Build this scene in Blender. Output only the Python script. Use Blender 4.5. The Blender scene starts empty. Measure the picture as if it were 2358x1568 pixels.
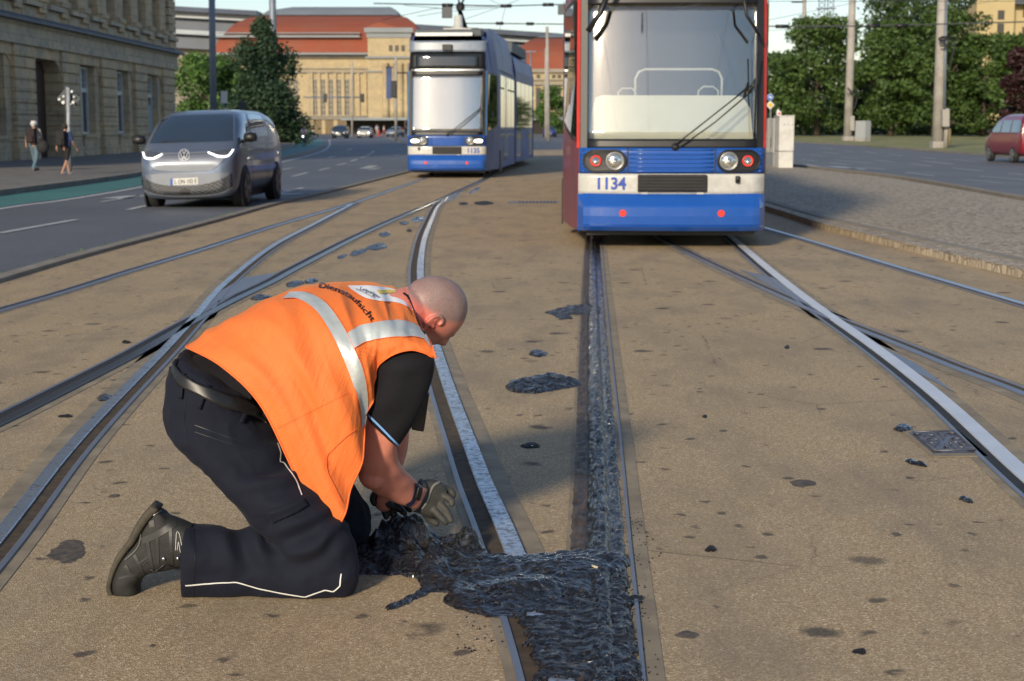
import bpy, bmesh, math, random
import numpy as np
from mathutils import Vector, Matrix, noise
from mathutils.bvhtree import BVHTree
R = math.radians
SC = bpy.context.scene
COL = SC.collection

# ---------------------------------------------------------------- camera
CAM_H = 1.45; F = 3500.0; W, HT = 2357.0, 1568.0; CX, CY = W/2, HT/2
PITCH = math.atan((CY-291)/F)
cd = bpy.data.cameras.new("camera"); cam = bpy.data.objects.new("camera", cd); COL.objects.link(cam)
cam.location = (0, 0, CAM_H); cam.rotation_euler = (math.pi/2-PITCH, 0, 0)
cd.sensor_width = 36; cd.lens = 36*F/W; cd.clip_start = .1; cd.clip_end = 3000
cd.dof.use_dof = True; cd.dof.focus_distance = 4.9; cd.dof.aperture_fstop = 7.0
SC.camera = cam
SC.view_settings.view_transform = 'Standard'; SC.view_settings.look = 'None'
SC.view_settings.exposure = 0.55; SC.view_settings.gamma = 1.0
SUN_AZ = math.atan2(.37, .93)      # direction in which the shadows fall, from +Y towards +X
SUN_EL = R(21)
wd = bpy.data.worlds.new("World"); SC.world = wd; wd.use_nodes = True
nt = wd.node_tree; bg = nt.nodes['Background']
sk = nt.nodes.new('ShaderNodeTexSky'); sk.sky_type = 'NISHITA'; sk.sun_disc = False
sk.sun_elevation = SUN_EL; sk.sun_rotation = SUN_AZ+math.pi
sk.air_density = 1.0; sk.dust_density = .5; sk.ozone_density = 2.0
mxs = nt.nodes.new('ShaderNodeMix'); mxs.data_type = 'RGBA'; mxs.blend_type = 'MULTIPLY'; mxs.inputs[0].default_value = 1; mxs.inputs[7].default_value = (.95, .89, .9, 1)
nt.links.new(sk.outputs[0], mxs.inputs[6]); nt.links.new(mxs.outputs[2], bg.inputs[0]); bg.inputs[1].default_value = .105
sl = bpy.data.lights.new("sun", 'SUN'); so = bpy.data.objects.new("sun", sl); COL.objects.link(so)
sl.energy = 2.9; sl.angle = R(6); sl.color = (1, .86, .65)
sd = Vector((math.sin(SUN_AZ)*math.cos(SUN_EL), math.cos(SUN_AZ)*math.cos(SUN_EL), -math.sin(SUN_EL)))
so.rotation_euler = sd.to_track_quat('-Z', 'Y').to_euler()
SC.cycles.max_bounces = 6; SC.cycles.transparent_max_bounces = 12

# ---------------------------------------------------------------- picture geometry
def ray(px, py):
    x = px-CX; u = CY-py
    return Vector((x, F*math.cos(PITCH)+u*math.sin(PITCH), u*math.cos(PITCH)-F*math.sin(PITCH)))
def at(px, py, z=0.):
    d = ray(px, py); t = (z-CAM_H)/d.z
    return Vector((d.x*t, d.y*t, z))
def P(px, py, Y):
    d = ray(px, py); t = Y/d.y
    return Vector((d.x*t, Y, CAM_H+d.z*t))
CAMLOC = Vector((0, 0, CAM_H))

# ---------------------------------------------------------------- materials
def _n(nt, t, **k):
    n = nt.nodes.new(t)
    for a, b in k.items():
        if a in n.inputs.keys(): n.inputs[a].default_value = b
        else: setattr(n, a, b)
    return n
def mix(nt, fac, a, b, mode='MIX'):
    m = nt.nodes.new('ShaderNodeMix'); m.data_type = 'RGBA'; m.blend_type = mode
    for s, v in ((0, fac), (6, a), (7, b)):
        if isinstance(v, (int, float)): m.inputs[s].default_value = v
        elif isinstance(v, tuple): m.inputs[s].default_value = (*v[:3], 1)
        else: nt.links.new(v, m.inputs[s])
    return m.outputs[2]
def ramp(nt, src, stops):
    r = nt.nodes.new('ShaderNodeValToRGB'); nt.links.new(src, r.inputs[0]); e = r.color_ramp.elements
    while len(e) < len(stops): e.new(.5)
    for k, (p, c) in enumerate(stops):
        e[k].position = p; e[k].color = (c, c, c, 1) if isinstance(c, (int, float)) else (*c[:3], 1)
    return r.outputs[0]
def coords(nt, kind='Object', scale=None, rot=None):
    tc = nt.nodes.new('ShaderNodeTexCoord'); o = tc.outputs[kind]
    if scale or rot:
        m = nt.nodes.new('ShaderNodeMapping'); nt.links.new(o, m.inputs[0])
        if scale: m.inputs['Scale'].default_value = scale
        if rot: m.inputs['Rotation'].default_value = rot
        o = m.outputs[0]
    return o
def nz(nt, co, scale, detail=4, rough=.55, dist=0):
    n = _n(nt, 'ShaderNodeTexNoise', Scale=scale, Detail=detail, Roughness=rough, Distortion=dist)
    nt.links.new(co, n.inputs[0]); return n.outputs[0]
def voro(nt, co, scale, feature='F1', rnd=1):
    n = nt.nodes.new('ShaderNodeTexVoronoi'); n.feature = feature; n.inputs['Scale'].default_value = scale
    n.inputs['Randomness'].default_value = rnd; nt.links.new(co, n.inputs[0]); return n
def new_mat(name):
    m = bpy.data.materials.new(name); m.use_nodes = True; nt = m.node_tree
    return m, nt, nt.nodes['Principled BSDF']
def setc(nt, b, c):
    if isinstance(c, tuple): b.inputs['Base Color'].default_value = (*c[:3], 1)
    else: nt.links.new(c, b.inputs['Base Color'])
def bump(nt, b, src, strength=.3, dist=.01, chain=None):
    n = _n(nt, 'ShaderNodeBump', Strength=strength, Distance=dist); nt.links.new(src, n.inputs['Height'])
    if chain is not None: nt.links.new(chain, n.inputs['Normal'])
    nt.links.new(n.outputs[0], b.inputs['Normal']); return n.outputs[0]
def mat(name, c, rough=.5, metal=0, var=.12, vs=6, bs=0, bd=.004, bsc=40, coat=0, dirt=None, dirt_s=2, spec=.5):
    m, nt, b = new_mat(name); co = coords(nt)
    n = nz(nt, co, vs)
    col = mix(nt, ramp(nt, n, [(.3, 0.), (.7, 1.)]), tuple(x*(1-var) for x in c), tuple(min(1, x*(1+var)) for x in c))
    if dirt:
        d = nz(nt, co, dirt_s, 6, .65)
        col = mix(nt, ramp(nt, d, [(.45, 0.), (.72, .75)]), col, dirt)
    setc(nt, b, col); b.inputs['Roughness'].default_value = rough; b.inputs['Metallic'].default_value = metal
    b.inputs['Coat Weight'].default_value = coat; b.inputs['Specular IOR Level'].default_value = spec
    if bs: bump(nt, b, nz(nt, co, bsc, 5), bs, bd)
    return m
def emit(name, c, s):
    m, nt, b = new_mat(name); b.inputs['Emission Color'].default_value = (*c, 1); b.inputs['Emission Strength'].default_value = s
    setc(nt, b, c); return m
def glassmat(name, tint=(.05, .06, .07), refl=.5, rough=.03, alpha=1.):
    m, nt, b = new_mat(name); setc(nt, b, tint); b.inputs['Roughness'].default_value = rough
    b.inputs['Specular IOR Level'].default_value = .9; b.inputs['Coat Weight'].default_value = refl; b.inputs['Coat Roughness'].default_value = .02
    b.inputs['Coat IOR'].default_value = 1.9
    if alpha < 1:
        out = nt.nodes['Material Output']; tr = nt.nodes.new('ShaderNodeBsdfTransparent'); tr.inputs[0].default_value = (.8, .85, .88, 1)
        ms = nt.nodes.new('ShaderNodeMixShader'); ms.inputs[0].default_value = alpha
        nt.links.new(tr.outputs[0], ms.inputs[1]); nt.links.new(b.outputs[0], ms.inputs[2]); nt.links.new(ms.outputs[0], out.inputs[0])
    return m

# ---------------------------------------------------------------- objects
def tag(o, label=None, cat=None, group=None, kind=None):
    if label: o['label'] = label
    if cat: o['category'] = cat
    if group: o['group'] = group
    if kind: o['kind'] = kind
    return o
def empty(name, loc, rz=0, label=None, cat=None, group=None, rx=0, ry=0, s=1):
    o = bpy.data.objects.new(name, None); COL.objects.link(o); o.location = loc
    o.rotation_euler = (rx, ry, rz); o.scale = (s, s, s); o.empty_display_size = .2
    bpy.context.view_layer.update()
    return tag(o, label, cat, group)
def wm(o):
    M = Matrix.LocRotScale(o.location, o.rotation_euler, o.scale)
    return wm(o.parent) @ M if o.parent else M
def mk(name, vs, fs, m, parent=None, smooth=False, world=False, mats=None, midx=None):
    me = bpy.data.meshes.new(name)
    if world and parent is not None:
        I = wm(parent).inverted(); vs = [I @ Vector(v) for v in vs]
    me.from_pydata([tuple(v) for v in vs], [], [tuple(f) for f in fs]); 
    for x in (mats or [m]): me.materials.append(x)
    if midx is not None: me.polygons.foreach_set('material_index', midx)
    if smooth: me.polygons.foreach_set('use_smooth', [True]*len(me.polygons))
    me.validate(); me.update()
    o = bpy.data.objects.new(name, me); COL.objects.link(o)
    if parent is not None: o.parent = parent
    return o
class MB:
    def __init__(s): s.v = []; s.f = []
    def add(s, vs, fs):
        k = len(s.v); s.v += [Vector(v) for v in vs]; s.f += [tuple(i+k for i in f) for f in fs]; return s
    def box(s, x0, x1, y0, y1, z0, z1, M=None):
        vs = [Vector((x, y, z)) for z in (z0, z1) for y in (y0, y1) for x in (x0, x1)]
        if M is not None: vs = [M @ v for v in vs]
        return s.add(vs, [(0, 2, 3, 1), (4, 5, 7, 6), (0, 1, 5, 4), (2, 6, 7, 3), (0, 4, 6, 2), (1, 3, 7, 5)])
    def tube(s, pts, r, n=8, caps=True, closed=False):
        pts = [Vector(p) for p in pts]; m = len(pts); rs = r if isinstance(r, (list, tuple)) else [r]*m
        k = len(s.v); up = None
        for i, p in enumerate(pts):
            if closed: t = pts[(i+1) % m]-pts[i-1]
            else: t = pts[min(i+1, m-1)]-pts[max(i-1, 0)]
            t.normalize()
            if up is None: up = Vector((0, 0, 1)) if abs(t.z) < .9 else Vector((1, 0, 0))
            a = t.cross(up).normalized(); b = a.cross(t).normalized(); up = b
            for j in range(n):
                th = 2*math.pi*j/n; s.v.append(p+(a*math.cos(th)+b*math.sin(th))*rs[i])
        for i in range(m if closed else m-1):
            for j in range(n):
                A = k+i*n; B = k+((i+1) % m)*n; s.f.append((A+j, A+(j+1) % n, B+(j+1) % n, B+j))
        if caps and not closed:
            s.f.append(tuple(k+j for j in range(n))[::-1]); s.f.append(tuple(k+(m-1)*n+j for j in range(n)))
        return s
    def lathe(s, prof, c=(0, 0, 0), axis='z', n=20):      # prof: (radius, height)
        k = len(s.v); c = Vector(c); m = len(prof)
        for r_, h in prof:
            for j in range(n):
                a = 2*math.pi*j/n; x, y = r_*math.cos(a), r_*math.sin(a)
                s.v.append(c+(Vector((x, y, h)) if axis == 'z' else Vector((h, x, y)) if axis == 'x' else Vector((x, h, y))))
        for i in range(m-1):
            for j in range(n): s.f.append((k+i*n+j, k+i*n+(j+1) % n, k+(i+1)*n+(j+1) % n, k+(i+1)*n+j))
        s.f.append(tuple(k+j for j in range(n))[::-1]); s.f.append(tuple(k+(m-1)*n+j for j in range(n)))
        return s
    def prism(s, poly, d):                                # poly: list of 3-D points, d: thickness vector
        n = len(poly); d = Vector(d); p = [Vector(q) for q in poly]
        return s.add(p+[q+d for q in p], [tuple(range(n))[::-1], tuple(range(n, 2*n))]+[(i, (i+1) % n, n+(i+1) % n, n+i) for i in range(n)])
    def build(s, name, m, parent=None, smooth=False, bevel=0, world=False, seg=2, auto=False):
        o = mk(name, s.v, s.f, m, parent, smooth, world)
        if bevel:
            b = o.modifiers.new('b', 'BEVEL'); b.width = bevel; b.segments = seg; b.limit_method = 'ANGLE'; b.angle_limit = R(40)
        bm = bmesh.new(); bm.from_mesh(o.data); bmesh.ops.recalc_face_normals(bm, faces=bm.faces); bm.to_mesh(o.data); bm.free()
        return o
def cr(pts, n):                                           # Catmull-Rom resample of a list of vectors
    pts = [np.array(p, float) for p in pts]; m = len(pts); out = []
    for k in range(n):
        t = k/(n-1)*(m-1); i = min(int(t), m-2); f = t-i
        p0 = pts[i-1] if i else 2*pts[0]-pts[1]; p1 = pts[i]; p2 = pts[i+1]
        p3 = pts[i+2] if i+2 < m else 2*pts[-1]-pts[-2]
        out.append(.5*((2*p1)+(-p0+p2)*f+(2*p0-5*p1+4*p2-p3)*f*f+(-p0+3*p1-3*p2+p3)*f**3))
    return out
def lin(pts, n):                                          # even resample by length
    pts = [np.array(p, float) for p in pts]
    L = [0]
    for a, b in zip(pts, pts[1:]): L.append(L[-1]+np.linalg.norm(b-a))
    out = []
    for k in range(n):
        t = L[-1]*k/(n-1); i = 0
        while i < len(pts)-2 and L[i+1] < t: i += 1
        f = (t-L[i])/max(1e-9, L[i+1]-L[i]); out.append(pts[i]*(1-f)+pts[i+1]*f)
    return out
class Skin:                                               # a world-space surface that trim is laid on
    def __init__(s, objs):
        vs = []; fs = []
        dg = bpy.context.evaluated_depsgraph_get()
        for o in objs:
            ev = o.evaluated_get(dg); me = ev.to_mesh(); k = len(vs); M = wm(o)
            vs += [M @ v.co for v in me.vertices]; fs += [tuple(i+k for i in p.vertices) for p in me.polygons]; ev.to_mesh_clear()
        s.b = BVHTree.FromPolygons(vs, fs); s.last = (sum(vs, Vector())/len(vs)-CAMLOC).length
    def hit(s, px, py, off=.003):
        d = ray(px, py).normalized(); h, n, i, t = s.b.ray_cast(CAMLOC, d)
        if h is None:
            if s.last is None: return None
            q, n, i, t = s.b.find_nearest(CAMLOC+d*s.last)
            if q is None: return None
            h = q
        else: s.last = t
        if n.dot(d) > 0: n = -n
        return h+n*off
    def strip(s, A, B, name, m, parent, nu=14, nv=4, off=.003, smooth=True, curve=True, thick=0):
        ra = (cr if curve else lin)(A, nu); rb = (cr if curve else lin)(B, nu); vs = []
        for j in range(nv):
            f = j/(nv-1)
            for i in range(nu):
                q = ra[i]*(1-f)+rb[i]*f; h = s.hit(q[0], q[1], off)
                vs.append(h if h is not None else vs[-1])
        fs = [(j*nu+i, j*nu+i+1, (j+1)*nu+i+1, (j+1)*nu+i) for j in range(nv-1) for i in range(nu-1)]
        o = mk(name, vs, fs, m, parent, smooth, True)
        if thick:
            so_ = o.modifiers.new('s', 'SOLIDIFY'); so_.thickness = thick; so_.offset = 0
        return o
    def line(s, A, w, name, m, parent, n=24, off=.003, nv=3, curve=True):
        c = (cr if curve else lin)(A, n); a = []; b = []
        for i in range(n):
            t = c[min(i+1, n-1)]-c[max(i-1, 0)]; t = t/max(1e-6, np.linalg.norm(t)); q = np.array((-t[1], t[0]))*w/2
            a.append(c[i]+q); b.append(c[i]-q)
        return s.strip(a, b, name, m, parent, n, nv, off, curve=False)
    def disc(s, cx, cy, rx, ry, name, m, parent, off=.003, n=24, r0=0., rot=0):
        rings = [r0, r0+(1-r0)*.34, r0+(1-r0)*.67, 1.]; vs = []
        for r_ in rings:
            for j in range(n):
                a = 2*math.pi*j/n; x, y = rx*max(r_, .001)*math.cos(a), ry*max(r_, .001)*math.sin(a)
                vs.append(s.hit(cx+x*math.cos(rot)-y*math.sin(rot), cy+x*math.sin(rot)+y*math.cos(rot), off))
        fs = [(i*n+j, i*n+(j+1) % n, (i+1)*n+(j+1) % n, (i+1)*n+j) for i in range(3) for j in range(n)]
        return mk(name, vs, fs, m, parent, True, True)
def text_tris(s, size=1., bold=0., align='CENTER', shear=0, sub=0):
    cu = bpy.data.curves.new('t', 'FONT'); cu.body = s; cu.size = size; cu.align_x = align; cu.align_y = 'CENTER'; cu.offset = bold; cu.resolution_u = 3; cu.shear = shear
    o = bpy.data.objects.new('t', cu); COL.objects.link(o); bpy.context.view_layer.update()
    me = bpy.data.meshes.new_from_object(o.evaluated_get(bpy.context.evaluated_depsgraph_get()))
    bpy.data.objects.remove(o)
    bm = bmesh.new(); bm.from_mesh(me); bmesh.ops.triangulate(bm, faces=bm.faces)
    for _ in range(sub): bmesh.ops.subdivide_edges(bm, edges=bm.edges, cuts=1, use_grid_fill=False)
    bmesh.ops.triangulate(bm, faces=bm.faces)
    vs = [v.co.copy() for v in bm.verts]; bm.verts.index_update(); fs = [tuple(v.index for v in f.verts) for f in bm.faces]; bm.free()
    bpy.data.meshes.remove(me); return vs, fs
def fbm(p, o=4, s=1.):
    return noise.fractal(Vector(p)*s, 1.0, 2.0, o)
def copy_tree(o, parent=None):
    c = o.copy(); COL.objects.link(c); c.parent = parent
    for ch in list(o.children): copy_tree(ch, c)
    return c
random.seed(7)
RNG = np.random.default_rng(11)
# ---------------------------------------------------------------- ground materials
def m_brown():
    m, nt, b = new_mat('brown_asphalt'); co = coords(nt)
    v = voro(nt, co, 200); r = nt.nodes.new('ShaderNodeSeparateColor'); nt.links.new(v.outputs['Color'], r.inputs[0])
    g = ramp(nt, r.outputs[0], [(0., (.27, .185, .092)), (.35, (.375, .268, .145)), (.7, (.505, .375, .215)), (.93, (.62, .48, .3)), (1., (.82, .7, .5))])
    big = nz(nt, co, .55, 5, .6); g = mix(nt, ramp(nt, big, [(.35, 0.), (.7, .55)]), g, (.34, .265, .165))
    mid = nz(nt, coords(nt, scale=(1, .35, 1)), 2.2, 6, .65); g = mix(nt, ramp(nt, mid, [(.47, 0.), (.72, .6)]), g, (.2, .165, .125))
    # roundish oil spots
    w = nz(nt, co, 9, 3); wv = nt.nodes.new('ShaderNodeVectorMath'); wv.operation = 'MULTIPLY_ADD'
    nt.links.new(mix(nt, 1., w, w), wv.inputs[0]); wv.inputs[1].default_value = (.12, .12, .12); nt.links.new(co, wv.inputs[2])
    v2 = voro(nt, wv.outputs[0], 2.3); v3 = voro(nt, wv.outputs[0], 6.5)
    sel = nt.nodes.new('ShaderNodeSeparateColor'); nt.links.new(v2.outputs['Color'], sel.inputs[0])
    def spots(v, thr, rad, dark):
        s_ = nt.nodes.new('ShaderNodeSeparateColor'); nt.links.new(v.outputs['Color'], s_.inputs[0])
        a = ramp(nt, v.outputs['Distance'], [(rad*.55, dark), (rad, 0.)]); k = ramp(nt, s_.outputs[1], [(thr, 0.), (thr+.12, 1.)])
        mu = nt.nodes.new('ShaderNodeMath'); mu.operation = 'MULTIPLY'; nt.links.new(a, mu.inputs[0]); nt.links.new(k, mu.inputs[1]); return mu.outputs[0]
    g = mix(nt, spots(v2, .45, .17, .8), g, (.045, .04, .036)); g = mix(nt, spots(v3, .35, .2, .8), g, (.055, .046, .038))
    ed = voro(nt, wv.outputs[0], .75, 'DISTANCE_TO_EDGE'); ck = nt.nodes.new('ShaderNodeMath'); ck.operation = 'MULTIPLY'; nt.links.new(ramp(nt, ed.outputs[0], [(.0, 1.), (.0045, 0.)]), ck.inputs[0]); nt.links.new(ramp(nt, big, [(.48, 0.), (.56, .7)]), ck.inputs[1]); g = mix(nt, ck.outputs[0], g, (.09, .07, .05))
    setc(nt, b, g); b.inputs['Roughness'].default_value = .72; b.inputs['Specular IOR Level'].default_value = .35
    bump(nt, b, v.outputs['Distance'], .55, .004)
    return m
def m_asphalt(name, base, grain=90):
    m, nt, b = new_mat(name); co = coords(nt); v = voro(nt, co, grain)
    r = nt.nodes.new('ShaderNodeSeparateColor'); nt.links.new(v.outputs['Color'], r.inputs[0])
    lo = tuple(x*.65 for x in base); hi = tuple(x*1.5 for x in base)
    g = mix(nt, r.outputs[0], lo, hi); n = nz(nt, coords(nt, scale=(.6, .12, 1)), 1.2, 6, .6)
    g = mix(nt, ramp(nt, n, [(.4, 0.), (.75, .6)]), g, tuple(x*1.45 for x in base))
    n2 = nz(nt, co, .25, 3); g = mix(nt, ramp(nt, n2, [(.4, 0.), (.7, .5)]), g, tuple(x*.7 for x in base))
    setc(nt, b, g); b.inputs['Roughness'].default_value = .62; bump(nt, b, v.outputs['Distance'], .25, .004); return m
def m_cobble():
    m, nt, b = new_mat('cobbles'); co = coords(nt, rot=(0, 0, .5)); v = voro(nt, co, 9.5, rnd=.55)
    e = voro(nt, co, 9.5, 'DISTANCE_TO_EDGE', .55); s = nt.nodes.new('ShaderNodeSeparateColor'); nt.links.new(v.outputs['Color'], s.inputs[0])
    g = mix(nt, s.outputs[0], (.38, .315, .225), (.58, .49, .36)); g = mix(nt, ramp(nt, e.outputs[0], [(.02, 1.), (.09, 0.)]), g, (.16, .125, .085))
    n = nz(nt, co, .5, 5); g = mix(nt, ramp(nt, n, [(.4, 0.), (.7, .4)]), g, (.4, .33, .23))
    setc(nt, b, g); b.inputs['Roughness'].default_value = .7; bump(nt, b, ramp(nt, e.outputs[0], [(0., 0.), (.12, 1.)]), .6, .012); return m
def m_grass():
    m, nt, b = new_mat('dry_grass'); co = coords(nt); n = nz(nt, co, .35, 6, .6)
    g = ramp(nt, n, [(.35, (.1, .14, .03)), (.5, (.22, .22, .07)), (.65, (.4, .33, .14))])
    g = mix(nt, ramp(nt, nz(nt, co, 14, 4), [(.3, 0.), (.7, .5)]), g, (.16, .16, .06)); setc(nt, b, g); b.inputs['Roughness'].default_value = .95; return m
BROWN = m_brown(); ASPH = m_asphalt('dark_asphalt', (.105, .112, .128)); ASPH2 = m_asphalt('grey_asphalt', (.12, .12, .122))
GREEN = m_asphalt('green_asphalt', (.05, .17, .16)); COB = m_cobble(); GRASS = m_grass()
CONC = mat('groove_concrete', (.29, .235, .155), .72, var=.25, vs=5, bs=.25, bsc=60, dirt=(.15, .12, .085), dirt_s=4)
STONE = mat('kerb_stone', (.25, .225, .185), .8, var=.12, vs=3, bs=.2, bsc=30, dirt=(.17, .145, .11))
PAVE = mat('pavement_slab', (.17, .16, .145), .8, var=.25, vs=2, bs=.2, bsc=20)
PAINT = mat('road_paint', (.5, .52, .53), .7, var=.25, vs=5, dirt=(.16, .165, .17), dirt_s=5)

def sheet(name, pts, z, m, kind='structure', **k):
    vs = [Vector((p[0], p[1], z)) for p in pts]
    o = mk(name, vs, [tuple(range(len(vs)))], m); 
    if o.data.polygons and o.data.polygons[0].normal.z < 0: o.data.flip_normals()
    return tag(o, kind=kind)
def px(l, z=0.): return [at(a, b, z) for a, b in l]
sheet('ground', [(-1500, -300), (1500, -300), (1500, 2500), (-1500, 2500)], 0, ASPH2)
KERB = [(-1500, 1060), (-700, 853), (-300, 735), (0, 646), (207, 586), (476, 515), (627, 473), (724, 451), (819, 427), (941, 396), (985, 381), (1010, 364), (985, 350), (939, 335), (903, 321), (885, 315)]
KERB_D = cr(KERB, 90)
ISL = [(1640, 452), (1690, 460), (1754, 472), (1830, 495), (1909, 518), (2049, 551), (2190, 584), (2357, 621), (2700, 705), (3300, 860)]
ISL_D = cr(ISL, 60)
bed = px([tuple(q) for q in KERB_D[:70]])+px([(1060, 352), (1200, 345), (1330, 345), (1500, 370)])+px([tuple(q) for q in ISL_D])+[Vector((14, 1, 0)), Vector((14, -12, 0)), Vector((-14, -12, 0)), Vector((-7, 3, 0))]
sheet('tram_bed', bed, .004, BROWN)
PK = [(-1200, 600), (-600, 532), (0, 450), (196, 424), (322, 405), (480, 377), (590, 354), (640, 346), (668, 340), (676, 335), (664, 329), (600, 325), (420, 321)]
PKD = cr(PK, 60)
road = px([tuple(q) for q in PKD])+[Vector((-60, 260, 0)), Vector((5, 260, 0))]+px([tuple(q) for q in KERB_D[::-1]])
sheet('road', road, .002, ASPH)
# green bicycle lane along the left kerb and its far loop behind the van
GL = [(-600, 588), (0, 478), (140, 459), (322, 428), (480, 395), (600, 372), (636, 365), (698, 353), (730, 343), (741, 336), (745, 322)]
GLD = cr(GL, 50)
sheet('cycle_lane', px([tuple(q) for q in PKD[:47]])+px([(668, 326), (690, 321)])+px([tuple(q) for q in GLD[::-1]]), .0065, GREEN)
def band(pl, w, z, n=40, curve=True, off=0):
    c = [Vector((q[0], q[1], 0)) for q in (cr if curve else lin)([tuple(at(*p))[:2] for p in pl], n)]
    a = []; b = []
    for i, p in enumerate(c):
        t = (c[min(i+1, n-1)]-c[max(i-1, 0)]).normalized(); q = Vector((-t.y, t.x, 0))
        a.append(p+q*(off+w/2)+Vector((0, 0, z))); b.append(p+q*(off-w/2)+Vector((0, 0, z)))
    return a, b
def bandmesh(mb, pl, w, z, n=40, curve=True, off=0, h=0, m=0):
    a, b = band(pl, w, z+h, n, curve, off); vs = a+b
    fs = [(i, i+1, n+i+1, n+i) for i in range(n-1)]
    if h:
        d = Vector((0, 0, h)); vs = vs+[v-d for v in vs]; k = 2*n
        fs += [(i, k+i, k+i+1, i+1) for i in range(n-1)]+[(n+i, n+i+1, k+n+i+1, k+n+i) for i in range(n-1)]
        fs += [(0, n, k+n, k), (n-1, k+n-1, k+2*n-1, 2*n-1)]
    mb.add(vs, fs); return mb
bandmesh(MB(), KERB, .17, .0, 90, h=.045).build('kerb', STONE, bevel=.01)['kind'] = 'structure'
mk_ = MB()
bandmesh(mk_, [(-600, 588), (0, 482), (140, 463), (322, 432), (480, 399), (600, 381), (639, 376), (713, 358), (749, 345), (759, 333), (758, 322)], .16, .010, 60)
WKERB = MB(); bandmesh(WKERB, [(625, 371), (636, 368), (698, 355), (722, 347), (740, 340)], .3, .004, 20, h=.06)
tag(WKERB.build('kerb', STONE), kind='structure')
for a, b, w in [((0, 538), (175, 507), .13), ((-420, 612), (-150, 565), .13), ((295, 484), (340, 474), .13), ((232, 466), (330, 451), .1), ((258, 458), (318, 452), .5),
    ((639, 393), (673, 387), .14), ((673, 407), (708, 398), .14), ((734, 393), (759, 387), .14), ((776, 381), (797, 376), .14), ((808, 372), (822, 367), .14), ((831, 364), (841, 361), .14),
    ((844, 359), (852, 355), .14), ((854, 353), (861, 348), .14), ((755, 364), (773, 360), .14), ((800, 346), (810, 343), .2), ((837, 389), (862, 382), .35), ((852, 391), (874, 387), .2), ((908, 358), (919, 357), .3), ((925, 361), (937, 360), .2),
    ((917, 344), (925, 343), .2), ((634, 449), (697, 433), .14), ((641, 450), (687, 446), .4), ((655, 440), (690, 436), .12)]:
    bandmesh(mk_, [a, b], w, .011, 2, False)
z2 = lambda x, y: (x*.2286+1818, y*.2286+219.4)
for a, b, w in [((330, 575), (495, 590), .15), ((190, 600), (345, 612), .12), ((115, 648), (270, 662), .12), ((450, 655), (825, 685), .16), ((400, 680), (570, 700), .14), ((860, 655), (1035, 675), .12), ((1210, 690), (1430, 715), .12),
    ((1335, 665), (1645, 695), .2), ((1655, 650), (1870, 672), .12), ((1640, 735), (1945, 768), .12), ((745, 728), (960, 752), .12), ((1165, 780), (1455, 815), .12), ((800, 800), (1380, 862), .14), ((1905, 820), (2500, 866), .15),
    ((1755, 855), (2140, 890), .12), ((2210, 790), (2500, 815), .12), ((400, 718), (700, 742), .5), ((600, 735), (770, 752), .2), ((160, 700), (400, 740), .2), ((1000, 595), (1140, 612), .12), ((1310, 622), (1470, 640), .12), ((510, 630), (690, 645), .1), ((300, 530), (440, 545), .12), ((760, 570), (880, 590), .1), ((560, 560), (640, 572), .1)]:
    bandmesh(mk_, [z2(*a), z2(*b)], w, .011, 2, False)
tag(mk_.build('road_markings', PAINT), kind='structure')
# pavement in front of the sandstone house: a raised slab with a kerb
pv = [tuple(q) for q in PKD]
poly = [Vector((p.x, p.y, 0)) for p in px(pv)]+[Vector((-70, 190, 0)), Vector((-70, 5, 0))]
MB().prism([Vector((p.x-.18, p.y, 0)) for p in poly], (0, 0, .12)).build('pavement', PAVE)['kind'] = 'structure'
bandmesh(MB(), PK, .2, 0, 60, h=.13, off=0).build('kerb', STONE, bevel=.012)['kind'] = 'structure'
# cobbled island and its kerb on the right
far = [(3300, 600), (2700, 505), (2357, 463), (2200, 435), (2050, 410), (1900, 393), (1826, 384), (1720, 374), (1640, 374)]
ip = [at(p[0], p[1], .09) for p in ISL_D]+[at(p[0], p[1], .09) for p in far]
MB().prism([Vector((p.x, p.y, 0)) for p in ip], (0, 0, .09)).build('cobbled_island', COB)['kind'] = 'structure'
bandmesh(MB(), ISL, .16, 0, 60, h=.105).build('kerb', STONE, bevel=.015)['kind'] = 'structure'
bandmesh(MB(), far, .16, 0, 60, h=.1).build('kerb', STONE, bevel=.015)['kind'] = 'structure'
gr = [(1700, 322), (1790, 325), (1825, 328), (1974, 336), (2115, 347), (2284, 359), (2600, 380), (3000, 405)]
gp = px(gr)+[Vector((150, 260, 0)), Vector((22, 260, 0))]
MB().prism([Vector((p.x, p.y, 0)) for p in gp], (0, 0, .1)).build('grass_verge', GRASS)['kind'] = 'structure'
bandmesh(MB(), gr, .2, 0, 60, h=.11).build('kerb', STONE, bevel=.012)['kind'] = 'structure'

# ---------------------------------------------------------------- rails
def m_rail(name, base, mott=(.02, .022, .026), amt=.5, rough=.35, sc=26):
    m, nt, b = new_mat(name); co = coords(nt); n = nz(nt, co, sc, 6, .7)
    f = ramp(nt, n, [(.56-.22*amt, 0.), (.66-.1*amt, .92)])
    if amt <= 0: f = ramp(nt, n, [(.6, 0.), (1., .2)])
    c = mix(nt, nz(nt, co, 3, 4), tuple(x*.85 for x in base), tuple(min(1, x*1.25) for x in base)); setc(nt, b, mix(nt, f, c, mott))
    mm = nt.nodes.new('ShaderNodeMath'); mm.operation = 'SUBTRACT'; mm.inputs[0].default_value = .85; nt.links.new(f, mm.inputs[1]); nt.links.new(mm.outputs[0], b.inputs['Metallic'])
    b.inputs['Roughness'].default_value = rough; bump(nt, b, n, .25, .003); return m
RAIL = m_rail('polished_rail', (.42, .47, .55), amt=0.)
RAILM = m_rail('tar_speckled_rail', (.5, .54, .6), amt=.5, sc=38)
RAILG = m_rail('dull_rail', (.3, .31, .34), amt=0., rough=.5)
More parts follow.
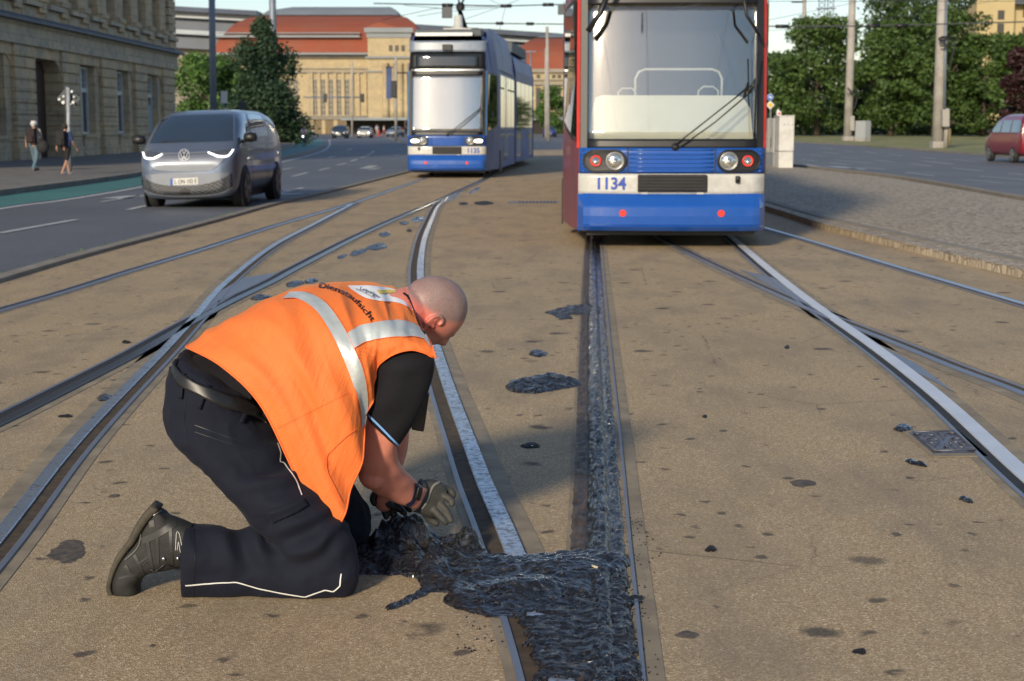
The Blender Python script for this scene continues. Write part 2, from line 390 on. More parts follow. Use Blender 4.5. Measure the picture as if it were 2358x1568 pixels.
GROOVE = mat('groove_dirt', (.07, .048, .026), .85, var=.4, vs=20, bs=.5, bsc=50)
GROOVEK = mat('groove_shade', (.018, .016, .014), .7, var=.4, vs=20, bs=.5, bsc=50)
def m_tar(name, a=(.006, .0065, .008), rough=.16, sc=22, bs=.9, brown=.25, skin=(.09, .11, .14), coat=.5):
    m, nt, b = new_mat(name); co = coords(nt, scale=(1, 1.6, 1)); n = nz(nt, co, sc, 8, .68, .6); n2 = nz(nt, co, 5, 4)
    c = mix(nt, ramp(nt, n2, [(.55, 0.), (.8, brown)]), a, (.05, .032, .015)); c = mix(nt, ramp(nt, nz(nt, coords(nt, scale=(.8, 1.8, 1)), sc*1.9, 9, .78, 1.2), [(.53, 0.), (.66, .85)]), c, skin)  # skin: pale bluish flecks painted in as sky sheen on the tar
    setc(nt, b, c); nt.links.new(ramp(nt, n2, [(.35, rough), (.7, rough+.35)]), b.inputs['Roughness'])
    b.inputs['Coat Weight'].default_value = coat; b.inputs['Coat Roughness'].default_value = .12
    k = bump(nt, b, nz(nt, coords(nt, scale=(.7, 2.2, 1)), sc*2.6, 9, .7, 1.4), 1., .012); bump(nt, b, n, bs, .016, k); return m
TAR = m_tar('wet_tar', (.004, .004, .0045), .09, 20, .8, .35, (.15, .175, .215), .85); TARD = m_tar('tar_crust', (.009, .0085, .0085), .45, 45, 1., .3, (.035, .037, .042), .12); TARS = m_tar('silvery_tar', (.012, .013, .016), .22, 18, 1., .2, (.36, .4, .46)); TARR = m_tar('rail_tar', (.005, .0055, .007), .16, 30, 1., .1, (.2, .235, .29), .45)
def rail(pl, label, head=RAIL, hw=.06, hoff=0., groove=(.05, .05), guide=.022, gside=1, conc=.34, n=70, groove_m=GROOVE, h=.012):
    r_ = empty('tram_rail', at(*pl[len(pl)//2]), 0, label, 'tram rail', 'rails of the tram junction')
    def part(nm, w, z, off, hh, m, bv=0):
        mb = MB(); bandmesh(mb, pl, w, z, n, True, off, hh); return mb.build(nm, m, r_, world=True, bevel=bv)
    if conc: part('concrete_bedding', conc, .0062, .02*gside, 0, CONC)
    go = gside*(hw/2+groove[1]/2)
    part('groove', groove[1]+.01, .0085, go, 0, groove_m)
    part('rail_head', hw, .004, hoff, h, head, .004)
    if guide: part('guide_lip', guide, .004, gside*(hw/2+groove[1]+guide/2), h-.003, RAILG, .002)
    return r_
R1 = [(-300, 806), (0, 719), (157, 673), (308, 625), (462, 578), (627, 524), (692, 505), (819, 467), (899, 440), (963, 417), (1010, 398)]
R2 = [(-160, 1420), (0, 1237), (144, 1055), (254, 935), (374, 813), (448, 733), (521, 652), (627, 569), (724, 517), (819, 467)]
R3 = [(-200, 1070), (0, 978), (144, 906), (307, 822), (420, 758), (532, 698), (627, 652), (692, 616), (851, 534), (1011, 463), (1106, 419), (1150, 396)]
R4 = [(1330, 1700), (1290, 1568), (1240, 1425), (1167, 1234), (1113, 1111), (1073, 1003), (1042, 920), (1012, 830), (985, 735), (968, 639), (971, 585), (982, 537), (1007, 479), (1024, 462)]
R5 = [(1385, 1700), (1383, 1568), (1380, 1400), (1376, 1255), (1374, 1100), (1372, 1000), (1369, 900), (1366, 760), (1364, 640), (1364, 570), (1366, 500)]
R6 = [(2620, 1320), (2357, 1097), (2190, 943), (2096, 865), (2002, 794), (1909, 729), (1839, 677), (1769, 621), (1705, 566), (1666, 532), (1640, 508)]
R7 = [(2620, 1030), (2357, 912), (2190, 848), (2049, 790), (1909, 735), (1806, 690), (1675, 630), (1600, 594), (1544, 565), (1500, 540)]
R8 = [(2620, 780), (2357, 703), (2096, 626), (1956, 584), (1850, 552), (1750, 523), (1690, 503)]
rail(R1, 'polished outer rail nearest the left road, running in front of the blue tram', conc=.18, gside=1, groove_m=GROOVEK)
rail(R2, 'bright polished rail curving in from the lower left corner behind the kneeling man', hw=.062, gside=-1, conc=.26, head=m_rail('worn_rail', (.46, .5, .56), amt=.25, rough=.3))
rail(R3, 'rail black with tar running diagonally behind the man towards the blue tram', head=m_rail('tarred_rail', (.09, .1, .125), amt=.6, rough=.3, sc=40), hw=.075, groove=(.05, .06), gside=1, conc=.22, groove_m=GROOVEK)
rail(R4, 'curved rail speckled with tar passing behind the kneeling man', head=RAILM, hw=.07, gside=1, groove=(.05, .06), conc=.25)
rail(R6, 'white polished rail crossing the other one at the right', hw=.085, gside=1, conc=.26, head=m_rail('bright_rail', (.85, .87, .88), amt=.0, rough=.6), groove_m=GROOVEK)
rail(R7, 'dull grooved rail crossing the bright one at the right', hw=.06, gside=-1, conc=.26, head=RAILG, h=.0115)
rail(R8, 'polished rail running closest to the cobbled island', conc=.2, gside=1)
# frog plates filling the angles of the crossings
for nm, pl in (('left', [(448, 733), (560, 668), (640, 628), (560, 640), (500, 675)]), ('right', [(1909, 733), (2000, 785), (2110, 838), (2200, 905), (2000, 800)]), ('right', [(1700, 620), (1880, 715), (1839, 680), (1780, 640)])):
    o = MB().prism([at(a, b, .0068) for a, b in pl], (0, 0, .003)).build('switch_plate', RAILG); tag(o, {'left': 'flat steel frog plate in the left crossing', 'right': 'flat steel frog plate at the crossing of the right rails, '+('nearer the camera' if pl[0][0] > 1800 else 'farther up')}[nm], 'rail plate', 'steel plates of the crossings')
# the tar-covered rail: recess, head buried in tar with ragged edges
r5 = empty('tram_rail', at(1370, 900), 0, 'straight rail buried in thick black tar, leading under the front tram', 'tram rail', 'rails of the tram junction')
MB_ = MB(); bandmesh(MB_, R5, .28, .0062, 70, True, -.03); MB_.build('concrete_bedding', CONC, r5, world=True)
def groove_fill():
    n = 420; wN = 12; a, b = band(R5, .062, 0, n, True, .064); vs = []
    for i in range(n):
        for j in range(wN):
            f = j/(wN-1); e = min(f, 1-f)*2; p = a[i].lerp(b[i], f+.12*fbm((a[i].y*14, 5 if f < .5 else 9, 0), 4)*(1-e)); k = fbm((p.x*30, p.y*12, 2), 4)
            vs.append(Vector((p.x, p.y, .007+max(0, .009+.014*k)*min(1, e*3)*(.5+.5*min(1, max(0, fbm((p.y*2.2, 1, 1), 3)+.6))))))
    return mk('groove_fill', vs, [(i*wN+j, i*wN+j+1, (i+1)*wN+j+1, (i+1)*wN+j) for i in range(n-1) for j in range(wN-1)], mat('wet_groove', (.085, .055, .03), .5, var=.5, vs=16, bs=1., bsc=50, bd=.008, dirt=(.012, .011, .011), dirt_s=11), r5, True, True)
groove_fill()
MB_ = MB(); bandmesh(MB_, R5, .012, .004, 70, True, -.112, .009); MB_.build('guide_lip', RAILG, r5, world=True)
def tar_rail():
    n = 620; wN = 26; a, b = band(R5, .135, 0, n, True, -.028); vs = []
    for i in range(n):
        wide = 1+.12*fbm((a[i].y*6, 3, 0), 4)
        s_ = i/n
        for j in range(wN):
            f = j/(wN-1); e = min(f, 1-f)*2
            rag = .03*fbm((a[i].y*30, j*.0+(0 if f < .5 else 9), 0), 5)*(1 if f > .5 else .35)
            k = .5+(f-.5)*wide
            p = a[i].lerp(b[i], k)+(b[i]-a[i])*rag*(f-.5)*4
            head = math.exp(-((f-.36)/.22)**4)*.018
            rip = .005*fbm((p.x*30, p.y*14, 0), 3)+.009*fbm((p.x*60, p.y*75, 4), 5)
            ridge = -.012*math.exp(-((f-.63)/.05)**2)
            z = .004+(.009+head+rip+ridge)*min(1, e*5)
            vs.append(Vector((p.x, p.y, max(z, .0085) if 0 < j < wN-1 else .002)))
    fs = [(i*wN+j, i*wN+j+1, (i+1)*wN+j+1, (i+1)*wN+j) for i in range(n-1) for j in range(wN-1)]
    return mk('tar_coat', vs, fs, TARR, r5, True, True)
tar_rail()
# manhole cover and drain
mh = at(2170, 1020); e = empty('manhole_cover', (mh.x, mh.y, .004), 0, 'square cast iron cover with embossed ribs beside the right rail', 'manhole cover')
q = [at(2092, 997, .006), at(2198, 995, .006), at(2255, 1045, .006), at(2150, 1047, .006)]
IRON = mat('cast_iron', (.17, .165, .185), .45, .6, var=.2, vs=12, bs=.2, bsc=60)
def qp(u, v): return q[0]*(1-u)*(1-v)+q[1]*u*(1-v)+q[2]*u*v+q[3]*(1-u)*v
c0 = (q[0]+q[1]+q[2]+q[3])/4
MB().prism([c0+(p-c0)*1.22+Vector((0, 0, .0005)) for p in q], (0, 0, .002)).build('frame', CONC, e, world=True)
MB().prism(q, (0, 0, .006)).build('cover_plate', IRON, e, world=True)
rb = MB()
for k in range(8):
    a = 2*math.pi*k/8+.39; p0 = (.5+.12*math.cos(a), .5+.12*math.sin(a)); p1 = (.5+.27*math.cos(a), .5+.27*math.sin(a)); p2 = (.5+.4*math.cos(a+.22), .5+.4*math.sin(a+.22)); p3 = (.5+.4*math.cos(a-.22), .5+.4*math.sin(a-.22))
    for A, B in ((p0, p1), (p1, p2), (p1, p3)): rb.tube([qp(*A)+Vector((0, 0, .013)), qp(*B)+Vector((0, 0, .013))], .0035, 5)
for L in ([(.06, .06), (.94, .06)], [(.94, .06), (.94, .94)], [(.94, .94), (.06, .94)], [(.06, .94), (.06, .06)]): rb.tube([qp(*L[0])+Vector((0, 0, .013)), qp(*L[1])+Vector((0, 0, .013))], .004, 5)
for u, v in ((.12, .12), (.88, .12), (.12, .88), (.88, .88)): rb.lathe([(.022, 0), (.018, .004)], qp(u, v)+Vector((0, 0, .011)), n=12)
rb.build('embossing', IRON, e, True, world=True)
dr = empty('drain_grate', at(1228, 463), 0, 'narrow slotted drain grate across the tram bed', 'drain')
MB().prism([at(1168, 464, .005), at(1286, 463, .005), at(1284, 467, .005), at(1170, 468, .005)], (0, 0, .003)).build('frame', IRON, dr, world=True)
for k in range(11):
    x = 1195+k*8; MB().prism([at(x, 463.4, .0082), at(x+3.5, 463.4, .0082), at(x+3.5, 467.4, .0082), at(x, 467.4, .0082)], (0, 0, .001)).build('slot', GROOVEK, dr, world=True)
# ---------------------------------------------------------------- sandstone house on the left
def m_stone(name, a, b_, c, sx=1., sz=2.2, dirt=(.05, .042, .03), swap=True):
    m, nt, b = new_mat(name); co = coords(nt)
    if swap:
        sp = nt.nodes.new('ShaderNodeSeparateXYZ'); cm = nt.nodes.new('ShaderNodeCombineXYZ'); nt.links.new(co, sp.inputs[0])
        ad = nt.nodes.new('ShaderNodeMath'); ad.operation = 'ADD'; nt.links.new(sp.outputs[0], ad.inputs[0]); nt.links.new(sp.outputs[1], ad.inputs[1])
        nt.links.new(ad.outputs[0], cm.inputs[0]); nt.links.new(sp.outputs[2], cm.inputs[1]); co2 = cm.outputs[0]
    br = nt.nodes.new('ShaderNodeTexBrick'); nt.links.new(co2, br.inputs[0]); br.inputs['Scale'].default_value = sx
    br.inputs['Brick Width'].default_value = 1.1; br.inputs['Row Height'].default_value = .42; br.inputs['Mortar Size'].default_value = .008
    br.inputs['Color1'].default_value = (*a, 1); br.inputs['Color2'].default_value = (*b_, 1); br.inputs['Mortar'].default_value = (*dirt, 1); br.inputs['Bias'].default_value = -.1
    n = nz(nt, co, .7, 6, .6); g = mix(nt, ramp(nt, n, [(.4, 0.), (.68, .8)]), br.outputs[0], c)
    n2 = nz(nt, co, 2.4, 6, .65); g = mix(nt, ramp(nt, n2, [(.5, 0.), (.75, .55)]), g, dirt)
    setc(nt, b, g); b.inputs['Roughness'].default_value = .88; bump(nt, b, nz(nt, co, 9, 5), .25, .02); return m
SAND = m_stone('aged_sandstone', (.64, .48, .27), (.5, .385, .24), (.4, .345, .265))
SANDG = m_stone('grey_sandstone', (.5, .43, .3), (.58, .49, .33), (.37, .33, .28))
SLATE = mat('lead_ledge', (.085, .095, .115), .6, var=.2, vs=2)
WHITE = mat('white_frame', (.62, .62, .58), .5, var=.08)
WGLASS = glassmat('window_glass', (.03, .032, .03), .35)
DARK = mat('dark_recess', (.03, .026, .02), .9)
WOOD = mat('dark_door', (.06, .03, .02), .7)
hx = -19.5
house = empty('sandstone_house', (hx, 75, 0), 0, 'soot-stained sandstone office house with rusticated piers, behind the silver van', 'building')
wall = MB(); wall.box(hx-9, hx-.85, 40, 89.9, 0, 24)
wall.build('wall', SAND, house, world=True)
NB = 8; per = 6.45; Y0 = 60.6-2*per
for k in range(NB-1):
    ya = Y0+k*per; pier_w = 2.6 if k < NB-2 else 2.85
    pm = MB()
    for r_ in range(9):
        z0 = .55+r_*.46; pm.box(hx-.9, hx, ya, ya+pier_w, z0, z0+.4); pm.box(hx-.9, hx-.05, ya+.03, ya+pier_w-.03, z0+.4, z0+.46)
    pm.box(hx-.9, hx+.06, ya-.05, ya+pier_w+.05, .1, .55)
    pm.build('pier', SAND, house, world=True, bevel=.02, seg=1)
    if k == NB-2: break
    y0, y1 = ya+pier_w, ya+per; ym = (y0+y1)/2
    am = MB(); am.box(hx-.9, hx-.12, y0, y1, 4.25, 4.7)
    for s in (0, 1):
        c = y0 if s == 0 else y1; d = 1 if s == 0 else -1
        am.prism([(hx-.9, c, 4.26), (hx-.9, c+d*.75, 4.26), (hx-.9, c+d*.42, 4.16), (hx-.9, c+d*.18, 4.0), (hx-.9, c, 3.75)], (.75, 0, 0))
    door = (k == 2)
    if not door:
        am.box(hx-.9, hx-.2, y0, y0+.75, .1, 4.26); am.box(hx-.9, hx-.2, y1-.75, y1, .1, 4.26)
        am.box(hx-.9, hx-.1, y0+.75, y1-.75, .1, .95); am.box(hx-.9, hx-.02, y0+.7, y1-.7, .95, 1.1)
    am.build('arch', SAND, house, world=True)
    if door:
        MB().box(hx-.86, hx-.8, y0+.1, y1-.1, .1, 4.2).build('door', WOOD, house, world=True)
    else:
        f = MB(); a, b2 = y0+.78, y1-.78
        if k == 1: a, b2 = y0+.2, y1-.2
        for yy in (a, (a+b2)/2-.06, b2-.12): f.box(hx-.62, hx-.5, yy, yy+.12, 1.1, 4.2)
        for zz in (1.1, 3.02, 4.1): f.box(hx-.63, hx-.51, a, b2, zz, zz+(.2 if zz == 3.02 else .1))
        for j in range(1, 6):
            yy = a+(b2-a)*j/6; f.box(hx-.6, hx-.56, yy-.012, yy+.012, 3.2, 4.1)
        for zz in (3.45, 3.72): f.box(hx-.6, hx-.56, a, b2, zz, zz+.02)
        fo = f.build('window', WHITE, house, world=True)
        MB().box(hx-.66, hx-.64, a, b2, 1.1, 4.2).build('pane', WGLASS, fo, world=True)
        if k == 5: MB().box(hx-.5, hx-.48, a+.2, b2-.1, 1.1, 2.6).build('blind', mat('grey_board', (.3, .34, .37), .7), fo, world=True)
ent = MB(); ent.box(hx-.9, hx+.04, 40, 89.94, 4.7, 5.42); ent.box(hx-.9, hx+.12, 40, 90.05, 5.42, 5.56)
ent.build('entablature', SANDG, house, world=True)
MB().prism([(hx+.02, 40, 5.86), (hx+.42, 40, 5.66), (hx+.42, 40, 5.56), (hx-.8, 40, 5.56), (hx-.8, 40, 5.9)], (0, 50.3, 0)).build('cornice', SLATE, house, world=True)
up = MB()
for k in range(NB*2-3):
    y = Y0+k*per/2
    if y+1.7 > 90: break
    up.box(hx-1.0, hx-.12, y, y+1.45, 5.8, 13); up.box(hx-1.0, hx+.1, y+.1, y+1.3, 6.55, 6.8); up.box(hx-1, hx+.03, y+.2, y+1.2, 6.1, 6.55)
up.build('upper_pier', SAND, house, world=True, bevel=.02, seg=1)
us = None
for k in range(NB*2-3):
    y = Y0+k*per/2+1.45
    if y+1.7 > 90: break
    us = MB(); us.box(hx-.9, hx+.16, y-.12, y+per/2-1.33, 6.3, 6.5); us.box(hx-.9, hx-.08, y, y+per/2-1.45, 5.8, 6.3)
    wf = MB(); a, b2 = y+.22, y+per/2-1.67
    for yy in (a, (a+b2)/2-.05, b2-.1): wf.box(hx-.6, hx-.5, yy, yy+.1, 6.5, 10)
    wf.box(hx-.61, hx-.51, a, b2, 7.9, 8.05)
    wo = wf.build('window', WHITE, house, world=True); MB().box(hx-.66, hx-.64, a, b2, 6.5, 10).build('pane', WGLASS, wo, world=True); us.build('sill', SANDG, house, world=True)
q_ = MB()
for r_ in range(16): q_.box(hx-.9, hx-.02, 88.3, 89.97, 5.9+r_*.46, 5.9+r_*.46+.4)
q_.build('corner_quoins', SAND, house, world=True)

# ---------------------------------------------------------------- railway station
SY = 300.
def S(x, y, Y=SY): return P(x, y, Y)
CREAM = m_stone('station_sandstone', (.5, .4, .225), (.42, .33, .19), (.36, .3, .2), dirt=(.17, .14, .1))
CREAMD = mat('station_band', (.26, .235, .19), .85, var=.2, vs=.3)
def m_roof():
    m, nt, b = new_mat('red_tiles'); co = coords(nt); n = nz(nt, coords(nt, scale=(.05, .05, 1.2)), 2.2, 4)
    c = mix(nt, n, (.22, .055, .028), (.3, .082, .042)); n2 = nz(nt, co, .25, 5); c = mix(nt, ramp(nt, n2, [(.45, 0.), (.7, .5)]), c, (.23, .1, .065))
    setc(nt, b, c); b.inputs['Roughness'].default_value = .85; return m
ROOF = m_roof(); LEAD = mat('lead_roof', (.21, .235, .25), .6, var=.15, vs=.1); SHED = mat('shed_roof', (.085, .1, .125), .55, var=.25, vs=.08); SHEDG = mat('skylight_band', (.42, .46, .48), .4, var=.15, vs=.1)
PANE = mat('dark_panes', (.07, .065, .055), .3)
st = empty('railway_station', (S(740, 306).x, SY, 0), 0, 'long cream stone railway station with tall red hipped roofs and narrow windows', 'building')
def zz(y, Y=SY): return S(1178, y, Y).z
def xx(x, Y=SY): return S(x, 291, Y).x
def hall(x0, x1, prof, name, Yf, depth, matr):
    # prof: list of (x0 px, x1 px, y px, inset m)
    rings = [(xx(a), xx(b), Yf+ins, Yf+depth-ins, zz(y)) for a, b, y, ins in prof]; vs = []; fs = []
    for a, b, c, d, z in rings: vs += [(a, c, z), (b, c, z), (b, d, z), (a, d, z)]
    for i in range(len(rings)-1):
        for j in range(4): fs.append((i*4+j, i*4+(j+1) % 4, i*4+4+(j+1) % 4, i*4+4+j))
    k = 4*(len(rings)-1); fs.append((k, k+1, k+2, k+3)); return mk(name, vs, fs, matr, st, False, True)
rf = hall(0, 0, [(500, 972, 126, -.5), (502, 971, 100, .6), (507, 970, 86, 1.6)], 'roof', SY, 60, ROOF)
hall(0, 0, [(507, 970, 87, 2), (516, 966, 76, 3), (524, 958, 60, 5), (535, 948, 45, 8), (556, 930, 31, 12), (578, 908, 22, 16), (600, 896, 11, 20)], 'roof', SY, 60, ROOF)
hall(0, 0, [(578, 906, 22, 15), (590, 900, 8, 18), (640, 880, -6, 24)], 'skylight', SY, 60, LEAD)
for y, h, e in ((86, 3.2, .9), (76, 1.4, 2.2), (127, 3, -1.1)):
    MB().box(xx(500), xx(853) if y > 100 else xx(830), SY+e-.7, SY+e+.2, zz(y), zz(y)+h*.13).build('eaves', LEAD, st, world=True)
fac = MB(); fac.box(xx(500), xx(852), SY, SY+50, 0, zz(126)); fac.build('facade', CREAM, st, world=True)
bd = MB()
for y, h, e in ((131, .5, .6), (166, .35, .45), (158, .25, .3), (273, .35, .4), (268, .3, .25)): bd.box(xx(500), xx(852)+e, SY-e, SY, zz(y)-h/2, zz(y)+h/2)
bd.build('string_course', CREAMD, st, world=True)
pil = MB()
for x in (712, 719, 736, 754, 773, 791, 812, 826, 842): pil.box(xx(x)-.28, xx(x)+.28, SY-.35, SY, zz(267), zz(168))
pil.build('pilaster', CREAM, st, world=True)
for x in (575, 592, 610, 628, 646, 664, 682, 727, 745.5, 763.5, 782, 800):
    fr = MB(); w = .5; z0, z1 = zz(265), zz(183)
    for dx in (-w, w-.14, -.07): fr.box(xx(x)+dx, xx(x)+dx+.14, SY-.12, SY, z0, z1)
    for k in range(8): fr.box(xx(x)-w, xx(x)+w, SY-.1, SY-.01, z0+(z1-z0)*k/7-.06, z0+(z1-z0)*k/7+.06)
    fo = fr.build('window', mat('window_stone', (.36, .32, .25), .8) if x == 575 else bpy.data.materials['window_stone'], st, world=True)
    MB().box(xx(x)-w, xx(x)+w, SY-.05, SY+.02, z0, z1).build('pane', PANE, fo, world=True)
for x in (706, 731, 758, 786, 640, 668):
    fo = MB().box(xx(x)-.8, xx(x)+.8, SY-.07, SY+.02, 0, 3.1).build('door', mat('station_door', (.16, .115, .06), .7) if x == 706 else bpy.data.materials['station_door'], st, world=True)
# entrance tower between the halls
tw = MB(); tw.box(xx(852), xx(948), SY-3, SY+40, 0, zz(70)); tw.build('tower', CREAM, st, world=True)
tb = MB()
for y, h, e in ((72, .9, .6), (84, .8, .2), (134, .4, .5), (166, .3, .3)): tb.box(xx(852)-e, xx(948)+e, SY-3-e, SY-2.9, zz(y)-h/2, zz(y)+h/2)
tb.build('cornice', LEAD, st, world=True)
for x in (904, 918, 932): MB().box(xx(x)-.35, xx(x)+.35, SY-3.08, SY-2.98, zz(120), zz(106)).build('window', PANE, st, world=True)
for x in (893, 909, 926, 941): MB().lathe([(.75, zz(272)), (.7, zz(250)), (.62, zz(150)), (.85, zz(147))], (xx(x), SY-4, 0), n=14).build('column', CREAM, st, True, world=True)
for x in (901, 917.5, 934): MB().box(xx(x)-.55, xx(x)+.55, SY-3.1, SY-2.97, zz(262), zz(160)).build('window', PANE, st, world=True)
MB().prism([S(838, 70, SY), S(905, 70, SY), S(940, 70, SY), S(872, 52, SY), S(848, 60, SY)], (0, 20, 0)).build('roof', ROOF, st, world=True)
MB().box(xx(796), xx(945), SY-9, SY-3, zz(275)-.2, zz(275)+.3).build('canopy', LEAD, st, world=True)
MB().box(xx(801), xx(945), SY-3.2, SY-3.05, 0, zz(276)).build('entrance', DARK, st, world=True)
# second hall on the right and links
hall(0, 0, [(1182, 1500, 161, -.5), (1184, 1500, 130, 1), (1190, 1500, 118, 2), (1200, 1495, 104, 4), (1214, 1480, 91, 7), (1236, 1460, 79, 12)], 'roof', SY, 60, ROOF)
hall(0, 0, [(1236, 1460, 79, 11), (1270, 1430, 66, 18), (1300, 1400, 60, 24)], 'skylight', SY, 60, LEAD)
MB().box(xx(1150), xx(1510), SY, SY+50, 0, zz(161)).build('facade', CREAM, st, world=True)
b2 = MB()
for y, h, e in ((163, .7, .6), (184, .3, .4), (193, .5, .6)): b2.box(xx(1150), xx(1510), SY-e, SY, zz(y)-h/2, zz(y)+h/2)
b2.build('string_course', CREAMD, st, world=True)
for x in (1206, 1219, 1239, 1274, 1287): MB().box(xx(x)-.35, xx(x)+.35, SY-.08, SY+.02, zz(180), zz(172)).build('window', PANE, st, world=True)
for x in (1220, 1239, 1262, 1285): MB().box(xx(x)-.45, xx(x)+.45, SY-.1, SY+.02, zz(258), zz(202)).build('window', PANE, st, world=True)
for x in (1210, 1230, 1250, 1273): MB().box(xx(x)-.3, xx(x)+.3, SY-.4, SY, zz(262), zz(194)).build('pilaster', CREAM, st, world=True)
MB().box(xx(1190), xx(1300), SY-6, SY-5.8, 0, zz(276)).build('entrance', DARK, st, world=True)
MB().box(xx(1186), xx(1302), SY-7, SY-5.7, zz(277), zz(268)).build('canopy', LEAD, st, world=True)
# train shed behind: long grey vaults with light bands
def shed(x0, x1, y0, y1, name='shed_roof'):
    Yb = 380.; A = [P(x0, y0, Yb), P(x1, y1, Yb)]
    for (dz0, dz1, off, m) in ((-1.2, 0, 0, SHED), (-2.6, -1.2, 2, SHEDG), (-5.5, -2.6, 3, SHED), (-6.6, -5.5, 1.5, SHEDG), (-10, -6.6, 2.5, SHED), (-30, -10, 4, CREAMD)):
        vs = [A[0]+Vector((0, off, dz0)), A[1]+Vector((0, off, dz0)), A[1]+Vector((0, off+1, dz1)), A[0]+Vector((0, off+1, dz1))]
        MB().prism(vs, (0, 40, 0)).build(name, m, st, world=True)
shed(300, 590, 8, 24); shed(940, 1600, 54, 96)

# ---------------------------------------------------------------- pale house behind the trees at the right
YEL = mat('yellow_render', (.5, .4, .21), .85, var=.1, vs=.2)
yh = empty('apartment_house', (P(2290, 300, 260).x, 260, 0), 0, 'pale yellow apartment house rising behind the trees at the right', 'building')
def X2(x, Y=260): return P(x, 291, Y).x
def Z2(y, Y=260): return P(1178, y, Y).z
MB().box(X2(2235), X2(2600), 260, 280, 0, Z2(10)).build('wall', YEL, yh, world=True)
MB().box(X2(2225), X2(2310), 257, 262, 0, Z2(-20)).build('stair_tower', YEL, yh, world=True)
MB().box(X2(2300), X2(2600), 258, 282, Z2(12), Z2(-8)).build('roof', SLATE, yh, world=True)
for x, y in ((2280, 48), (2280, 78), (2352, 40), (2390, 40), (2352, 90), (2120, 300)):
    MB().box(X2(x)-.55, X2(x)+.55, 256.9, 256.98, Z2(y), Z2(y)+1.5).build('window', PANE, yh, world=True) if x < 2300 else MB().box(X2(x)-.7, X2(x)+.7, 259.9, 259.98, Z2(y), Z2(y)+2).build('window', PANE, yh, world=True)
ah = empty('low_house', (P(2170, 300, 262).x, 262, 0), 0, 'low yellow house glimpsed between the tree trunks above the hedge', 'building')
MB().box(X2(2095), X2(2235), 262, 275, 0, Z2(262)).build('wall', YEL, ah, world=True)
MB().box(X2(2090), X2(2240), 261, 276, Z2(262), Z2(252)).build('roof', SLATE, ah, world=True)
for x in (2125, 2150, 2190, 2215): MB().box(X2(x)-.5, X2(x)+.5, 261.9, 261.98, Z2(292), Z2(272)).build('window', PANE, ah, world=True)

# ---------------------------------------------------------------- trees
def m_leaf(name, a, b_):
    m, nt, b = new_mat(name); co = coords(nt); n = nz(nt, co, .22, 5); n2 = nz(nt, co, 1.6, 3)
    c = mix(nt, ramp(nt, n, [(.35, 0.), (.65, 1.)]), a, b_); c = mix(nt, ramp(nt, n2, [(.4, 0.), (.65, .7)]), c, tuple(x*1.5 for x in b_))
    setc(nt, b, c); b.inputs['Roughness'].default_value = .6
    out = nt.nodes['Material Output']; tr = nt.nodes.new('ShaderNodeBsdfTranslucent'); nt.links.new(c, tr.inputs[0]); ms = nt.nodes.new('ShaderNodeMixShader'); ms.inputs[0].default_value = .2
    nt.links.new(b.outputs[0], ms.inputs[1]); nt.links.new(tr.outputs[0], ms.inputs[2]); nt.links.new(ms.outputs[0], out.inputs[0]); return m
LF = m_leaf('green_leaves', (.022, .05, .010), (.065, .115, .022)); LFD = m_leaf('dark_leaves', (.018, .042, .010), (.046, .085, .018)); LFB = m_leaf('bright_leaves', (.04, .09, .015), (.08, .16, .03)); LFR = m_leaf('red_leaves', (.02, .007, .008), (.04, .012, .012)); LFC = m_leaf('dark_needles', (.014, .038, .018), (.032, .066, .028))
BARK = mat('bark', (.06, .045, .032), .9, var=.3, vs=3, bs=.5, bsc=10, bd=.03)
def leaves(cs, rs, n, size, rng):
    cs = np.array(cs, float); rs = np.array(rs, float); w = rs[:, 0]**2; w = w/w.sum()
    idx = rng.choice(len(cs), n, p=w); d = rng.normal(size=(n, 3)); d /= np.linalg.norm(d, axis=1)[:, None]
    r = rng.uniform(.25, 1., n)**.4; c = cs[idx]+d*r[:, None]*rs[idx]*(1+.12*rng.normal(size=n))[:, None]
    a = rng.normal(size=(n, 3)); a[:, 2] *= .6; a /= np.linalg.norm(a, axis=1)[:, None]; b = np.cross(a, d+.6*rng.normal(size=(n, 3))); b /= np.linalg.norm(b, axis=1)[:, None]
    s = size*rng.uniform(.6, 1.4, n)[:, None]; v = np.empty((n, 4, 3)); v[:, 0] = c-a*s; v[:, 1] = c-b*s*.55; v[:, 2] = c+a*s; v[:, 3] = c+b*s*.55
    return v.reshape(-1, 3), np.arange(4*n).reshape(-1, 4)
def leafmesh(name, cs, rs, n, size, m, parent, rng):
    v, f = leaves(cs, rs, n, size, rng); M = wm(parent).inverted(); off = np.array(M.translation); v = v+off
    me = bpy.data.meshes.new(name); me.from_pydata(v.tolist(), [], f.tolist()); me.materials.append(m); o = bpy.data.objects.new(name, me); COL.objects.link(o); o.parent = parent; return o
